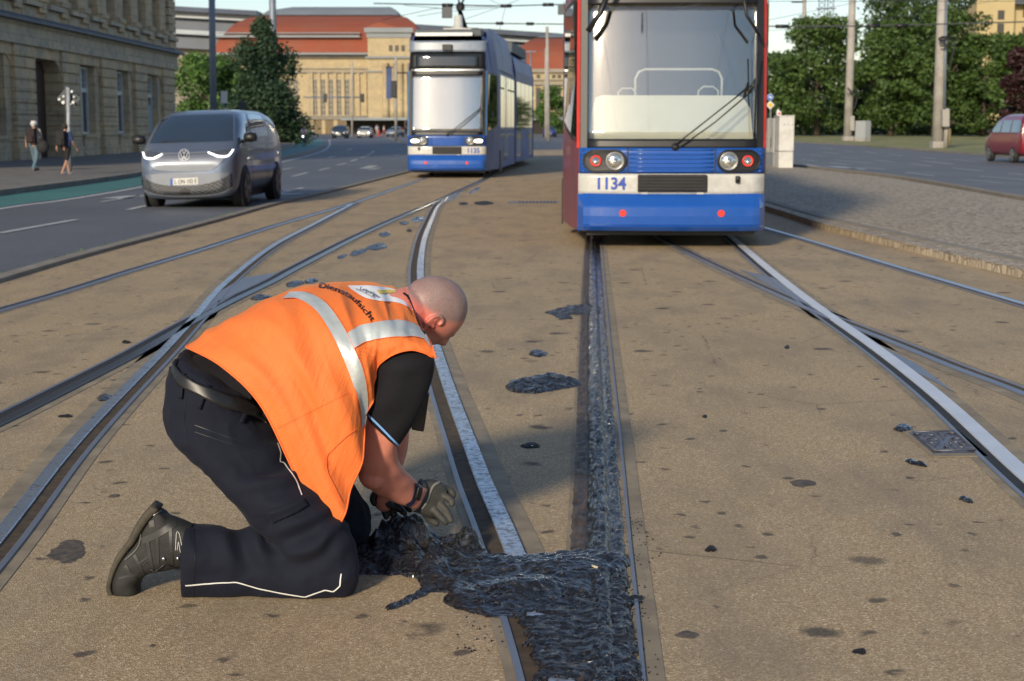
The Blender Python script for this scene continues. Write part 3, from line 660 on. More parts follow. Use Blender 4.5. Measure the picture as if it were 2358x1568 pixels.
def tree(x, Y, h, wd, m, label, seed, base=.18, n=9000, size=.3, name='tree', shape='round', group=None, th=None):
    rng = np.random.default_rng(seed); X = P(x, 291, Y).x; t = empty(name, (X, Y, 0), 0, label, 'tree', group)
    tr = MB(); k = h*.022 if th is None else th
    tr.tube([(X, Y, 0), (X+.1, Y, h*.2), (X-.1, Y+.1, h*.45), (X+.1, Y, h*.7)], [k*1.25, k, k*.75, k*.3], 9)
    cs = []; rs = []
    nb = 44 if shape != 'cone' else 60
    for i in range(nb):
        u = (i+.5)/nb; a = rng.uniform(0, 6.283)
        if shape == 'round': z = h*(base+(1-base)*u); prof = math.sin(math.pi*min(1, (.12+u*.85)))**.6
        elif shape == 'cone': z = h*(base+(1-base)*u*.97); prof = (1-u)**.6*(1 if u > .12 else .85)+.08
        rr = wd/2*prof; q = rng.uniform(.3 if shape == 'round' else .05, .95 if shape == 'round' else .8)*rr; br = (.11+.09*rng.random())*wd if shape == 'round' else (.16+.1*rng.random())*wd*max(.35, prof)
        c = (X+q*math.cos(a), Y+q*math.sin(a), min(z, h-br*.6)); cs.append(c); rs.append((br, br, br*(.72 if shape == 'round' else .9)))
        if i % 3 == 0 and shape == 'round': tr.tube([(X, Y, h*.25+i*.1), (X*.5+c[0]*.5, Y*.5+c[1]*.5, (h*.3+c[2])/2), c], [k*.5, k*.33, k*.12], 6)
    tr.build('trunk', BARK, t, True, world=True); leafmesh('crown', cs, rs, n, size, m, t, rng); return t
GR = 'park trees behind the grass verge'
tree(1800, 225, 12, 9.5, LFD, 'small dark tree nearest the tall tram, above the white cabinets', 1, n=7000, group=GR)
tree(1880, 215, 16.5, 14, LF, 'broad green tree between the tall tram and the thinner concrete mast', 2, n=12000, group=GR, base=.12)
tree(1965, 240, 11.5, 8, LFD, 'dark tree directly behind the thinner concrete mast', 12, n=7000, group=GR, base=.12)
tree(2050, 210, 15.5, 11, LF, 'leafy lighter tree behind the grey cabinet on the grass', 3, n=11000, group=GR, base=.12)
tree(2075, 250, 25, 15, LFD, 'tallest dark tree reaching the top edge left of the thick mast', 4, n=12000, group=GR, base=.25)
tree(2160, 240, 26, 12, LFD, 'tall dark tree directly behind the thick mast', 5, n=10000, group=GR, base=.2)
tree(2150, 205, 17, 11, LF, 'mid-height green tree beside the thick mast', 6, n=9000, group=GR, base=.15)
tree(2262, 205, 13.5, 11, LF, 'green tree in front of the yellow apartment house', 7, n=11000, group=GR, base=.15)
tree(2352, 190, 12.5, 8, LF, 'green tree at the right border above the red van', 8, n=9000, group=GR, base=.2)
tree(2352, 150, 9, 5, LFR, 'dark red-leaved tree above the roof of the red van', 9, n=6000, size=.22, group=GR, base=.1)
tree(612, 128, 10.2, 9.4, LFC, 'dark green bushy tree with a pointed top behind the silver van', 10, base=.05, n=28000, size=.16, shape='cone')
tree(470, 175, 9.6, 10.5, LFB, 'bright green tree between the sandstone house and the pointed dark tree', 11, base=.03, n=11000, size=.22)
tree(545, 178, 9.0, 7, LFB, 'bright green tree half hidden behind the dark pointed tree', 21, base=.03, n=8000, size=.22)
tree(1272, 215, 7.0, 5.2, LFB, 'small light green tree in the gap between the two trams', 13, base=.15, n=6000, size=.18)
hd = empty('hedge', (X2(2200, 235), 235, 0), 0, 'clipped dark hedge along the back of the grass', 'hedge')
rng = np.random.default_rng(5); cs = [(P(x, 291, 235).x, 235, .9) for x in range(2085, 2390, 6)]; leafmesh('foliage', cs, [(1.1, 1.1, .95)]*len(cs), 9000, .16, LFD, hd, rng)
hd = empty('hedge', (X2(1880, 245), 245, 0), 0, 'low dark shrubs below the trees right of the tall tram', 'hedge')
cs = [(P(x, 291, 245).x, 245, .7) for x in range(1770, 2090, 9)]; leafmesh('foliage', cs, [(1.2, 1.1, .8)]*len(cs), 5000, .18, LFD, hd, rng)
# far band of trees so that nothing ends in bare horizon
fw = tag(empty('foliage_band', (60, 330, 0)), kind='stuff'); cs = [(P(x, 291, 330).x, 330+(x*7 % 9), 3.+(x*13 % 7)*.5) for x in range(1720, 2420, 9)]
lm = leafmesh('foliage', cs, [(3.2, 2.5, 3.2)]*len(cs), 14000, .5, LFD, fw, rng)
# weeds along the left kerb
wv_ = []; wf_ = []
for k in range(1500):
    s = random.random(); i = int(s*59)+12
    if fbm((i*.5, 0, 1), 3) < -.05 and random.random() < .8: continue
    p = at(*KERB_D[i]); q = at(*KERB_D[i+1]); f = random.random(); c = p.lerp(q, f)+Vector((random.uniform(-.22, -.07), random.uniform(-.04, .04), 0)); a = random.uniform(0, 6.28); h = random.uniform(.02, .1); w = .008
    k_ = len(wv_); wv_ += [c+Vector((math.cos(a)*w, math.sin(a)*w, 0)), c-Vector((math.cos(a)*w, math.sin(a)*w, 0)), c+Vector((random.uniform(-.03, .03), random.uniform(-.03, .03), h*.55))]; wf_.append((k_, k_+1, k_+2))
tag(mk('weeds', wv_, wf_, LFB), kind='stuff')
# ---------------------------------------------------------------- trams
BLUE = mat('tram_blue_paint', (.012, .085, .38), .28, var=.06, coat=.5, dirt=(.02, .085, .3), dirt_s=1.5)
LWHITE = mat('tram_white_paint', (.56, .56, .52), .35, var=.05, coat=.3, dirt=(.36, .34, .3), dirt_s=5)
BLACK = mat('black_trim', (.012, .012, .013), .45, var=.2)
RUB = mat('rubber', (.018, .018, .019), .75, var=.2)
MAROON = mat('maroon_film', (.2, .05, .065), .5, var=.12, vs=1.2, coat=.08, dirt=(.1, .07, .09), dirt_s=2)
REDS = mat('red_strip', (.62, .045, .03), .35, var=.1)
LILAC = mat('blue_lilac_film', (.075, .11, .3), .55, var=.3, vs=.8, coat=.05, dirt=(.12, .13, .2), dirt_s=.7)
GREYF = mat('grey_lilac_film', (.21, .2, .25), .3, var=.2, vs=1, coat=.4, dirt=(.25, .28, .33), dirt_s=.8)
LBLUE = mat('light_blue_edge', (.12, .26, .5), .3, coat=.3)
TGL = glassmat('tram_side_glass', (.02, .026, .026), .12)
CHROME = mat('chrome', (.7, .7, .7), .15, 1., var=.03)
SILV = mat('silver_trim', (.42, .43, .44), .35, .7, var=.05)
LENS = glassmat('lamp_glass', (.35, .35, .33), .8); LREF = mat('lamp_reflector', (.75, .75, .68), .12, .9, var=.3, vs=30)
REDL = mat('red_reflector', (.85, .05, .03), .3); EWH = emit('lit_lamp', (1, .97, .9), 3.)
EWH2 = emit('lit_led', (1, .98, .95), 2.4)
def m_wind(name, fac):
    m = bpy.data.materials.new(name); m.use_nodes = True; nt = m.node_tree; nt.nodes.clear()
    out = nt.nodes.new('ShaderNodeOutputMaterial'); tr = nt.nodes.new('ShaderNodeBsdfTransparent'); tr.inputs[0].default_value = (.92, .93, .9, 1)
    gl = nt.nodes.new('ShaderNodeBsdfGlossy'); gl.inputs['Roughness'].default_value = .04; gl.inputs[0].default_value = (1, .97, .88, 1)
    ms = nt.nodes.new('ShaderNodeMixShader'); ms.inputs[0].default_value = fac
    nt.links.new(tr.outputs[0], ms.inputs[1]); nt.links.new(gl.outputs[0], ms.inputs[2]); nt.links.new(ms.outputs[0], out.inputs[0]); return m
def fy(x, z): return .10*(abs(x)/1.1)**3+max(0, z-1.2)*.13
def hwid(y): return 1.1+.2*min(1, max(0, y)/2.)**.8
def tram(name, loc, yaw, side, num, label, lit, mods, numx):
    t = empty(name, loc, yaw, label, 'tram')
    def patch(nm, x0, x1, z0, z1, m, off=.006, nx=14, nz_=6, par=None, thick=.02, fun=None):
        vs = []
        for j in range(nz_):
            for i in range(nx):
                x = x0+(x1-x0)*i/(nx-1); z = z0+(z1-z0)*j/(nz_-1)
                if fun: x, z = fun(x, z, i/(nx-1), j/(nz_-1))
                vs.append(Vector((x, fy(x, z)-off, z)))
        n = len(vs); fs = [(j*nx+i, j*nx+i+1, (j+1)*nx+i+1, (j+1)*nx+i) for j in range(nz_-1) for i in range(nx-1)]
        o = mk(nm, vs, fs, m, par or t, True); s_ = o.modifiers.new('s', 'SOLIDIFY'); s_.thickness = thick; s_.offset = 0
        for e in o.data.edges: pass
        return o
    # cab and first body section as one shell
    L = mods[0]; vs = []; fs = []; ys = [0, .12, .3, .6, 1., 1.5, 2., 2.6, 4, 6, L]; zs = [.22, .45, .9, 1.3, 2., 2.9, 3.5, 3.8, 3.95]
    for y in ys:
        w = hwid(y)
        for z in zs: vs.append(Vector((-(w-(.0 if z < 3 else (z-3)*.16)), y+fy(w if y < .2 else 0, z)*(1 if y < 1 else 0), z)))
        for z in zs[::-1]: vs.append(Vector(((w-(.0 if z < 3 else (z-3)*.16)), y+fy(w if y < .2 else 0, z)*(1 if y < 1 else 0), z)))
    n = 2*len(zs)
    for i in range(len(ys)-1):
        for j in range(n):
            if ys[i+1] <= 1. and False: continue
            fs.append((i*n+j, i*n+(j+1) % n, (i+1)*n+(j+1) % n, (i+1)*n+j))
    fs.append(tuple(range((len(ys)-1)*n, len(ys)*n)))
    # side glazing opening of the cab is laid over; interior is dark
    body = mk('body', vs, fs, side[0], t)
    patch('lower_front', -1.1, 1.1, .25, 1.2, side[0], -.012)
    MB().box(-1.0, 1.0, .9, .95, .3, 3.7).build('cab_wall', BLACK, t)
    MB().box(-1.04, 1.04, .1, 1.0, 1.0, 1.12).build('dashboard', BLACK, t)
    ws = patch('windscreen', -1.03, 1.03, 1.25, 2.93, m_wind('windscreen_glass', .2 if not lit else .34), .012, 20, 12, thick=.004)
    for x0, x1, z0, z1 in ((-1.08, -1.0, 1.2, 3.0), (1.0, 1.08, 1.2, 3.0)):
        MB().prism([(x0, fy(x0, z0)-.022, z0), (x1, fy(x1, z0)-.022, z0), (x1, fy(x1, z1)-.022, z1), (x0, fy(x0, z1)-.022, z1)], (0, .06, 0)).build('windscreen_frame', BLACK, t)
    patch('windscreen_frame', -1.0, 1.0, 1.2, 1.29, BLACK, .024); patch('windscreen_frame', -1.0, 1.0, 2.88, 2.98, BLACK, .024)
    for s in (-1, 1):
        MB().prism([(s*1.085, fy(1.1, 1.2)-.012, 1.19), (s*1.125, fy(1.1, 1.2)+.03, 1.19), (s*1.125, fy(1.1, 3)+.03, 3.0), (s*1.085, fy(1.1, 3)-.012, 3.0)], (0, .05, 0)).build('corner_strip', side[1], t, bevel=.008)
    patch('display_surround', -1.04, 1.04, 2.985, 3.04, SILV, .02); patch('destination_display', -1.06, 1.06, 3.04, 3.48, BLACK, .014); patch('display_glass', -.9, .9, 3.08, 3.44, TGL, .032, thick=.006)
    patch('front_fascia', -1.08, 1.08, 3.52, 3.82, mat('fascia_grey', (.2, .24, .3), .35) if lit else GREYF, .016); MB().box(-.13, .14, .2, .27, 3.55, 3.72).build('camera_box', BLACK, t, bevel=.01)
    # blue lamp panel
    cp = patch('lamp_panel', -1.09, 1.09, .9, 1.2, BLUE, .016)
    rb = MB()
    for k in range(6):
        z = .925+k*.05
        for a, b2 in ((-.5, .49),): rb.tube([(a+(b2-a)*i/6, fy(a+(b2-a)*i/6, z)-.024, z) for i in range(7)], .014, 6)
    for s in (-1, 1):
        for k in range(6): rb.tube([(s*(1.07-.0*i), fy(1.07-.0*i, .925+k*.05)-.026+.0*i, .925+k*.05) for i in range(1)]+[(s*1.03, fy(1.03, 1)-.026, .925+k*.05)], .012, 6)
    rb.build('ribbing', BLUE, cp, True)
    for s in (-.52, .51): MB().box(s-.008, s+.008, fy(.5, 1)-.03, fy(.5, 1)-.01, .9, 1.2).build('joint', BLACK, cp)
    for s in (-1, 1):
        cx_ = s*.79; hz = 1.045; o = MB(); N = 32; ring = []
        for i in range(N):
            a = 2*math.pi*i/N; x = .135*math.cos(a)+(.115 if math.cos(a) > 0 else -.115); ring.append((cx_+x, hz+.125*math.sin(a)))
        o.prism([(x, fy(x, z)-.045, z) for x, z in ring], (0, .03, 0)); hl = o.build('headlight_cluster', BLACK, t, bevel=.012)
        bz = MB().tube([(x, fy(x, z)-.045, z) for x, z in ring], .012, 6, closed=True).build('bezel', RUB if lit else BLACK, hl, True)
        mx = cx_-s*.12; yy = fy(mx, hz)-.05
        MB().lathe([(.0, .0), (.11, 0), (.108, -.012), (.098, -.02), (.095, -.008), (.0, -.005)], (mx, yy, hz), 'y', 28).build('lamp_ring', SILV, hl, True)
        MB().lathe([(.093, .0), (.08, -.018), (.05, -.03), (.0, -.034)], (mx, yy-.004, hz), 'y', 28).build('main_lamp', LREF, hl, True)
        MB().lathe([(.03, .0), (.026, -.012), (.0, -.014)], (mx, yy-.036, hz), 'y', 14).build('bulb_shade', SILV, hl, True)
        ox = cx_+s*.105; yy = fy(ox, hz)-.048
        if lit:
            q = MB(); q.prism([(ox+.09*math.cos(a)+(.03 if math.cos(a) > 0 else -.03), yy-.01, hz+.045*math.sin(a)) for a in [i*math.pi/10 for i in range(20)]], (0, .015, 0)); q.build('daytime_lamp', EWH, hl)
        else:
            MB().lathe([(.066, 0), (.066, -.018), (.052, -.024), (.05, -.01), (.0, -.01)], (ox, yy, hz), 'y', 24).build('tail_lamp_ring', REDL, hl, True)
            MB().lathe([(.05, 0), (.045, -.022), (.0, -.03)], (ox, yy-.004, hz), 'y', 24).build('tail_lamp', LREF, hl, True)
    patch('white_band', -1.1, 1.1, .652, .893, LWHITE, .014)
    g = MB(); g.box(-.4, .42, -.06, .02, .68, .885); go = g.build('coupler_cover', BLACK, t, bevel=.015)
    g = MB()
    for k in range(5): g.box(-.39, .41, -.072, -.055, .70+k*.037, .722+k*.037)
    g.build('slat', RUB, go, bevel=.005)
    g = MB(); g.box(-.36, -.28, -.03, .02, .655, .68); g.box(.3, .38, -.03, .02, .655, .68); g.build('bracket', LWHITE, go)
    MB().lathe([(.028, -.07), (.03, 0), (.02, .01)], ((.78 if not lit else -.78), fy(.7, .8)-.04, .86), 'z', 10).build('washer_nozzle', BLACK, t, True)
    tv, tf = text_tris(num, .2, .006); mm = mat('number_blue', (.015, .06, .36), .5)
    mk('fleet_number', [Vector((numx+v.x*.92, fy(numx+v.x, .77)-.030, .772+v.y)) for v in tv], tf, mm, t)
    bm_ = []; bf = []; nx = 30; prof = [(.66, -.02), (.635, -.045), (.52, -.15), (.50, -.16), (.40, -.165), (.30, -.155), (.285, -.14), (.275, -.155), (.225, -.10), (.21, .0)]
    for i in range(nx):
        x = -1.12+2.24*i/(nx-1); ed = min(1, (1.12-abs(x))/.10)
        for z, y in prof: bm_.append(Vector((x*(1 if ed >= 1 else 1-.01*(1-ed)), fy(x*.98, .5)+y*(ed**.5*.85+.15)+.0, z)))
    k = len(prof); bf = [(i*k+j, (i+1)*k+j, (i+1)*k+j+1, i*k+j+1) for i in range(nx-1) for j in range(k-1)]; bf += [tuple(range(k)), tuple(range((nx-1)*k, nx*k))[::-1]]
    bp = mk('bumper', bm_, bf, BLUE, t, False)
    for s in (-.575, .58): MB().lathe([(.042, 0), (.04, -.006)], (s, fy(s, .43)-.168, .435), 'y', 20).build('reflector', REDL, bp)
    MB().box(-1.0, 1.0, .1, 3, .16, .3).build('underframe', BLACK, t)
    # wiper
    w = MB(); by = -.05
    w.tube([(.02, by, 1.22), (.45, by, 1.56), (.95, by+.06, 1.95)], .009, 6); w.tube([(.1, by, 1.21), (.5, by, 1.5), (.93, by+.06, 1.86)], .009, 6)
    w.tube([(.985, by+.04, 2.3), (.97, by+.04, 1.9), (.965, by+.03, 1.33)], .012, 6); w.lathe([(.04, -.02), (.05, .0), (.04, .02)], (.04, by+.02, 1.21), 'y', 12)
    w.tube([(.90, by+.06, 1.84), (.97, by+.05, 2.0)], .02, 6); w.build('wiper', BLACK, t, True)
    # cab side windows
    for s in (-1, 1):
        f = lambda y, z, o=.006: (s*(hwid(y)+o), y+fy(1.1, z)*(.6 if y < .5 else .2), z)
        pts = [(.16, 1.26), (.7, 1.3), (1.3, 1.38), (1.72, 1.46), (1.72, 2.2), (1.66, 2.93), (1.1, 2.95), (.5, 2.95), (.16, 2.95), (.16, 2.0)]
        fo = mk('cab_side_window', [Vector(f(y, z)) for y, z in pts], [tuple(range(len(pts)))], BLACK, t)
        pi = [(.2, 1.33), (.7, 1.37), (1.3, 1.45), (1.66, 1.52), (1.66, 2.2), (1.6, 2.88), (1.1, 2.9), (.5, 2.9), (.2, 2.9), (.2, 2.0)]
        mk('pane', [Vector(f(y, z, .012)) for y, z in pi], [tuple(range(len(pi)))], TGL, fo)
    # roof gear
    MB().box(-.95, .95, .45, 2.4, 3.95, 4.15).build('roof_box', mat('roof_gear_grey', (.07, .085, .095), .6), t, bevel=.03)
    MB().box(-.9, .7, .35, .5, 3.96, 4.05).build('antenna_bar', SILV, t)
    for s in (-1, 1): MB().prism([(s*1.07, .5, 3.78), (s*1.05, 1.8, 4.25), (s*1.05, L-.2, 4.25), (s*1.2, L-.2, 3.78)], (-s*.04, 0, 0)).build('roof_fairing', side[2], t)
    # body windows / doors of every section, then the sections behind
    def glaze(par, y0, y1, w):
        for s in (-1, 1):
            n_ = max(1, int((y1-y0)/1.35)); st_ = (y1-y0)/n_
            for k in range(n_):
                a, b2 = y0+k*st_+.05, y0+(k+1)*st_-.05; x = s*(w+.008)
                door = k % 4 == 1
                fo = MB().box(min(x, x-s*.03), max(x, x-s*.03), a, b2, .42 if door else 1.35, 2.95).build('door' if door else 'side_window', TGL, par)
                if door: MB().box(min(x, x+s*.01), max(x, x+s*.01), (a+b2)/2-.03, (a+b2)/2+.03, .42, 2.95).build('door_edge', LBLUE if lit else BLACK, fo)
                else:
                    MB().box(min(x, x+s*.006), max(x, x+s*.006), a, b2, 2.55, 2.6).build('vent_bar', BLACK, fo)
        for zc, hh, m in ((1.2, .04, side[3]), (3.08, .02, BLACK)):
            for s in (-1, 1): MB().box(min(s*w, s*(w+.007)), max(s*w, s*(w+.007)), y0, y1, zc-hh, zc+hh).build('side_stripe', m, par)
    glaze(t, 2.6, L-.3, 1.3)
    MB().box(-1.1, 1.1, L, L+.5, .5, 3.6).build('bellows', RUB, t)
    bog = MB()
    for y in (2.7, 4.5):
        for s in (-1, 1): bog.lathe([(.3, -.06), (.3, .06)], (s*.75, y, .3), 'x', 20)
    for s in (-1, 1): bog.box(s*1.31-.01, s*1.31+.01, 2.3, 2.9, .0+.15, .75)
    bog.build('bogie', BLACK, t)
    pos = Matrix.Translation((0, L+.5, 0)); ang = 0
    for i, (ln, dy) in enumerate(mods[1]):
        ang += dy; M = pos @ Matrix.Rotation(-ang, 4, 'Z')
        sec = MB(); sec.prism([M @ Vector((x, 0, z)) for x, z in ((-1.3, .25), (-1.3, 3.3), (-1.2, 3.75), (-.9, 3.95), (.9, 3.95), (1.2, 3.75), (1.3, 3.3), (1.3, .25))], M.to_3x3() @ Vector((0, ln, 0)))
        so_ = sec.build('section', side[0] if i else side[2], t)
        for s in (-1, 1):
            n_ = int(ln/1.5)
            for k in range(n_):
                a, b2 = .3+k*(ln-.6)/n_+.05, .3+(k+1)*(ln-.6)/n_-.05; x = s*1.308
                MB().box(min(x, x-s*.03), max(x, x-s*.03), a, b2, 1.35 if k % 3 else .42, 2.95, M).build('side_window', TGL, so_)
        MB().box(-1.1, 1.1, .8, ln-.8, 3.96, 4.3, M).build('roof_gear', bpy.data.materials['roof_gear_grey'], so_)
        pos = pos @ Matrix.Rotation(-ang, 4, 'Z') @ Matrix.Translation((0, ln+.4, 0)) @ Matrix.Rotation(ang, 4, 'Z')
    return t
D1 = 18.1
t1 = tram('tram', (1.888*1.0, D1, 0), -R(2.4), (MAROON, REDS, MAROON, REDS), '1134', 'tall tram with red edges and a white blind behind its windscreen, nearest the camera', False, (8.5, [(8.5, R(.6)), (8, R(1.5))]), -.72)
# white sun blind, hand rail hoops inside the tall tram
bl = MB(); pts = [(-.97, 1.30), (.99, 1.30), (.95, 1.66), (.86, 1.79), (.78, 1.815), (-.82, 1.82), (-.9, 1.79), (-.95, 1.6)]
bl.prism([(x, .34, z) for x, z in pts], (0, .03, 0)); bl.build('white_blind', mat('white_blind', (.88, .88, .78), .6, var=.04), t1)
h = MB(); h.tube([(-.42, .5, 1.7), (-.42, .5, 2.02), (-.38, .5, 2.1), (-.3, .5, 2.13), (.5, .5, 2.13), (.58, .5, 2.1), (.62, .5, 2.02), (.62, .5, 1.7)], .015, 8)
h.tube([(.36, .75, 1.7), (.36, .75, 1.88), (.42, .75, 1.93), (.54, .75, 1.93), (.6, .75, 1.88), (.6, .75, 1.7)], .011, 8); h.tube([(-.62, .75, 1.7), (-.62, .75, 1.86), (-.57, .75, 1.91), (-.45, .75, 1.91), (-.4, .75, 1.86), (-.4, .75, 1.7)], .011, 8)
h.build('hand_rail', mat('white_rail', (.8, .8, .76), .3), t1, True)
m_ = MB(); m_.tube([(-1.0, -.04, 2.55), (-.86, -.08, 2.75), (-.74, -.03, 3.05)], .035, 8); m_.build('mirror_arm', BLACK, t1, True); m_ = MB(); m_.tube([(.78, -.03, 3.05), (.84, -.08, 2.72), (1.0, -.02, 2.5)], .02, 8); m_.build('mirror_arm', BLACK, t1, True)
# overhead hoses seen through the glass
m_ = MB(); m_.tube([(.5, .55, 2.7), (.62, .55, 2.4), (.7, .55, 2.1), (.64, .55, 1.8)], .02, 8); m_.tube([(-.76, .45, 2.3), (-.78, .45, 2.0), (-.72, .45, 1.8)], .014, 8); m_.build('cab_post', BLACK, t1, True)

t2 = tram('tram', ((1030-CX)/81*1.0, 43.0, 0), -R(4.2), (LILAC, LBLUE, LILAC, BLUE), '1135', 'blue and white tram with lit headlamps and raised pantograph, farther back on the left track', True, (8.5, [(7.4, R(1.0)), (8, -R(9))]), .75)
MB().box(-.98, .98, .6, .62, 1.3, 2.2).build('cab_partition', mat('dark_seat', (.03, .035, .04), .8), t2)
pg = MB(); pg.box(-.5, .5, 4.2, 5.6, 4.3, 4.42)
pg.tube([(0, 5.4, 4.4), (-.1, 4.4, 5.0), (-.05, 4.3, 5.15)], [.09, .07, .06], 8); pg.tube([(-.05, 4.3, 5.1), (-.32, 4.8, 5.7)], .03, 6); pg.tube([(-.05, 4.3, 5.1), (.22, 4.8, 5.7)], .03, 6); pg.tube([(-.7, 4.85, 5.72), (.7, 4.85, 5.72)], .03, 6)
pg.lathe([(.12, 4.95), (.14, 5.1), (.08, 5.18)], (-.05, 4.3, 0), n=10)
pg.build('pantograph', BLACK, t2, False); MB().lathe([(.3, 4.15), (.3, 4.25), (.14, 4.28), (.11, 4.62), (.0, 4.64)], (.15, 1.8, 0), n=16).build('antenna', LWHITE, t2, True)
MB().box(-.25, .55, 1.5, 2.0, 4.15, 4.24).build('antenna_base', LWHITE, t2)
# ---------------------------------------------------------------- road vehicles
def supring(hw, z0, z1, f, n=32, p=3.6):
    out = []
    for i in range(n):
        a = 2*math.pi*(i+.5)/n; c, s = math.cos(a), math.sin(a)
        x = math.copysign(abs(c)**(2/p), c); z = math.copysign(abs(s)**(2/p), s); zz_ = (z0+z1)/2+(z1-z0)/2*z
        out.append((hw*x*f(zz_), zz_))
    return out
def smoothst(st, n=44):
    a = np.array(st, float); t = lin([(v[0], v[1]) for v in a], n); ys = [p[0] for p in t]
    return [[y]+[float(np.interp(y, a[:, 0], a[:, k])) for k in range(1, a.shape[1])] for y in ys]
def shell(t, st, f, m, n=40, name='body', p=3.6):
    vs = []; fs = []; S_ = smoothst(st); k = len(S_)
    for y, z1, z0, hw in S_:
        for x, z in supring(hw, z0, z1, f, n, p): vs.append(Vector((x, y, z)))
    for i in range(k-1):
        for j in range(n): fs.append((i*n+j, i*n+(j+1) % n, (i+1)*n+(j+1) % n, (i+1)*n+j))
    fs.append(tuple(range(n))[::-1]); fs.append(tuple(range((k-1)*n, k*n)))
    o = mk(name, vs, fs, m, t, True)
    bm = bmesh.new(); bm.from_mesh(o.data); bmesh.ops.recalc_face_normals(bm, faces=bm.faces); bm.to_mesh(o.data); bm.free()
    return o, S_
def wheel(t, x, y, r, s, rim=None, w=.22):
    wl = MB().lathe([(r-.03, -w/2), (r, -w/2+.03), (r, w/2-.03), (r-.03, w/2)], (x-s*w/2, y, r), 'x', 28).build('wheel', RUB, t, True)
    ox = x+.004*s
    MB().lathe([(r*.72, 0), (r*.72, s*.008), (0, s*.008)] if s > 0 else [(0, -.008), (r*.72, -.008), (r*.72, 0)], (ox, y, r), 'x', 24).build('rim', rim or SILV, wl)
    sp = MB()
    for k in range(5):
        a = 2*math.pi*k/5; sp.prism([(ox+s*.012, y+r*.12*math.cos(a+1.1), r+r*.12*math.sin(a+1.1)), (ox+s*.012, y+r*.68*math.cos(a+.42), r+r*.68*math.sin(a+.42)), (ox+s*.012, y+r*.68*math.cos(a+.84), r+r*.68*math.sin(a+.84))], (s*.004, 0, 0))
    sp.build('spoke_gap', BLACK, wl)
def m_paint(name, c, metal=.0, rough=.3):
    return mat(name, c, rough, metal, var=.04, coat=.45)
CGL = glassmat('car_glass', (.025, .04, .06), .7)
def small_car(name, cat, loc, rz, c, label, kind='sedan', lit=False, group=None, rear=False):
    t = empty(name, loc, rz, label, cat, group); m = m_paint('car_paint', c)
    if kind == 'sedan': st = [(0, .68, .3, .6), (.12, .78, .22, .78), (.5, .88, .2, .86), (1.2, .97, .2, .88), (1.75, 1.3, .2, .88), (2.3, 1.44, .2, .88), (3.1, 1.42, .2, .88), (3.8, 1.1, .2, .87), (4.4, 1.0, .22, .8), (4.5, .8, .35, .65)]; wy = (.85, 3.55); top = .95
    elif kind == 'suv': st = [(0, .78, .35, .65), (.12, .92, .25, .82), (.6, 1.02, .24, .9), (1.1, 1.1, .24, .91), (1.6, 1.45, .24, .91), (2.2, 1.6, .24, .91), (3.7, 1.55, .24, .9), (4.2, 1.2, .25, .86), (4.35, .9, .4, .7)]; wy = (.85, 3.45); top = 1.05
    elif kind == 'hatch': st = [(0, .9, .35, .65), (.1, 1.05, .24, .8), (.35, 1.36, .22, .84), (.7, 1.47, .2, .85), (1.9, 1.46, .2, .85), (2.6, 1.1, .2, .85), (3.6, .9, .2, .82), (3.9, .7, .3, .65)]; wy = (.65, 3.15); top = .95
    elif kind == 'van': st = [(0, .8, .4, .7), (.12, 1.02, .3, .86), (.7, 1.15, .28, .93), (1.1, 1.4, .26, .95), (1.7, 1.82, .26, .95), (2.3, 1.94, .26, .95), (4.6, 1.94, .26, .95), (4.8, 1.75, .28, .93), (4.9, 1.1, .35, .88)]; wy = (.95, 3.95); top = 1.18
    H = max(s[1] for s in st); f = lambda z: 1-.17*max(0, (z-top)/(H-top))**1.1
    bo, S_ = shell(t, st, f, m, 28, p=3.6 if kind != 'van' else 6)
    # glazing: the band between belt line and roof rail, split by pillars
    L = st[-1][0]; tp = lambda y: float(np.interp(y, [s[0] for s in st], [s[1] for s in st])); hwf = lambda y: float(np.interp(y, [s[0] for s in st], [s[3] for s in st]))
    ys = [y for y in np.linspace(0, L, 60) if tp(y) > top+.22]; y0, y1 = ys[0], ys[-1]; cuts = np.linspace(y0, y1, 4 if kind != 'van' else 4)
    for s in (-1, 1):
        for a, b2 in zip(cuts, cuts[1:]):
            yy = np.linspace(a+.05, b2-.05, 6); vs = []
            for y in yy:
                zt = tp(y)-.16 if kind != 'van' else tp(y)-.25
                for z in np.linspace(top+.03, max(top+.08, zt), 4): vs.append(Vector((s*(hwf(y)*f(z)+.004), y, z)))
            mk('side_window', vs, [(i*4+j, i*4+j+1, i*4+5+j, i*4+4+j) for i in range(5) for j in range(3)], CGL, t, True)
    def scr(nm, ya, yb, zsgn):
        yy = np.linspace(ya, yb, 6); vs = []
        for y in yy:
            z = tp(y)+.008; w = hwf(y)*.80
            for x in np.linspace(-w, w, 7): vs.append(Vector((x, y+zsgn*.012, z-.02*(abs(x)/w)**4)))
        mk(nm, vs, [(i*7+j, i*7+j+1, i*7+8+j, i*7+7+j) for i in range(5) for j in range(6)], CGL, t, True)
    ft = [s[0] for s in st if s[1] >= H-.16][0]; fb = [y for y in np.linspace(0, L, 90) if tp(y) >= top+.04][0]; scr('windscreen', fb, ft, -1)
    rt = [s[0] for s in st if s[1] >= H-.16][-1]; rbk = [y for y in np.linspace(0, L, 90) if tp(y) >= top+.1][-1]; scr('rear_window', rbk, rt, 1)
    for y in wy:
        for s in (-1, 1): wheel(t, s*(.86 if kind != 'van' else .955), y, .31 if kind != 'van' else .33, s)
    fz = .66 if kind != 'van' else .85
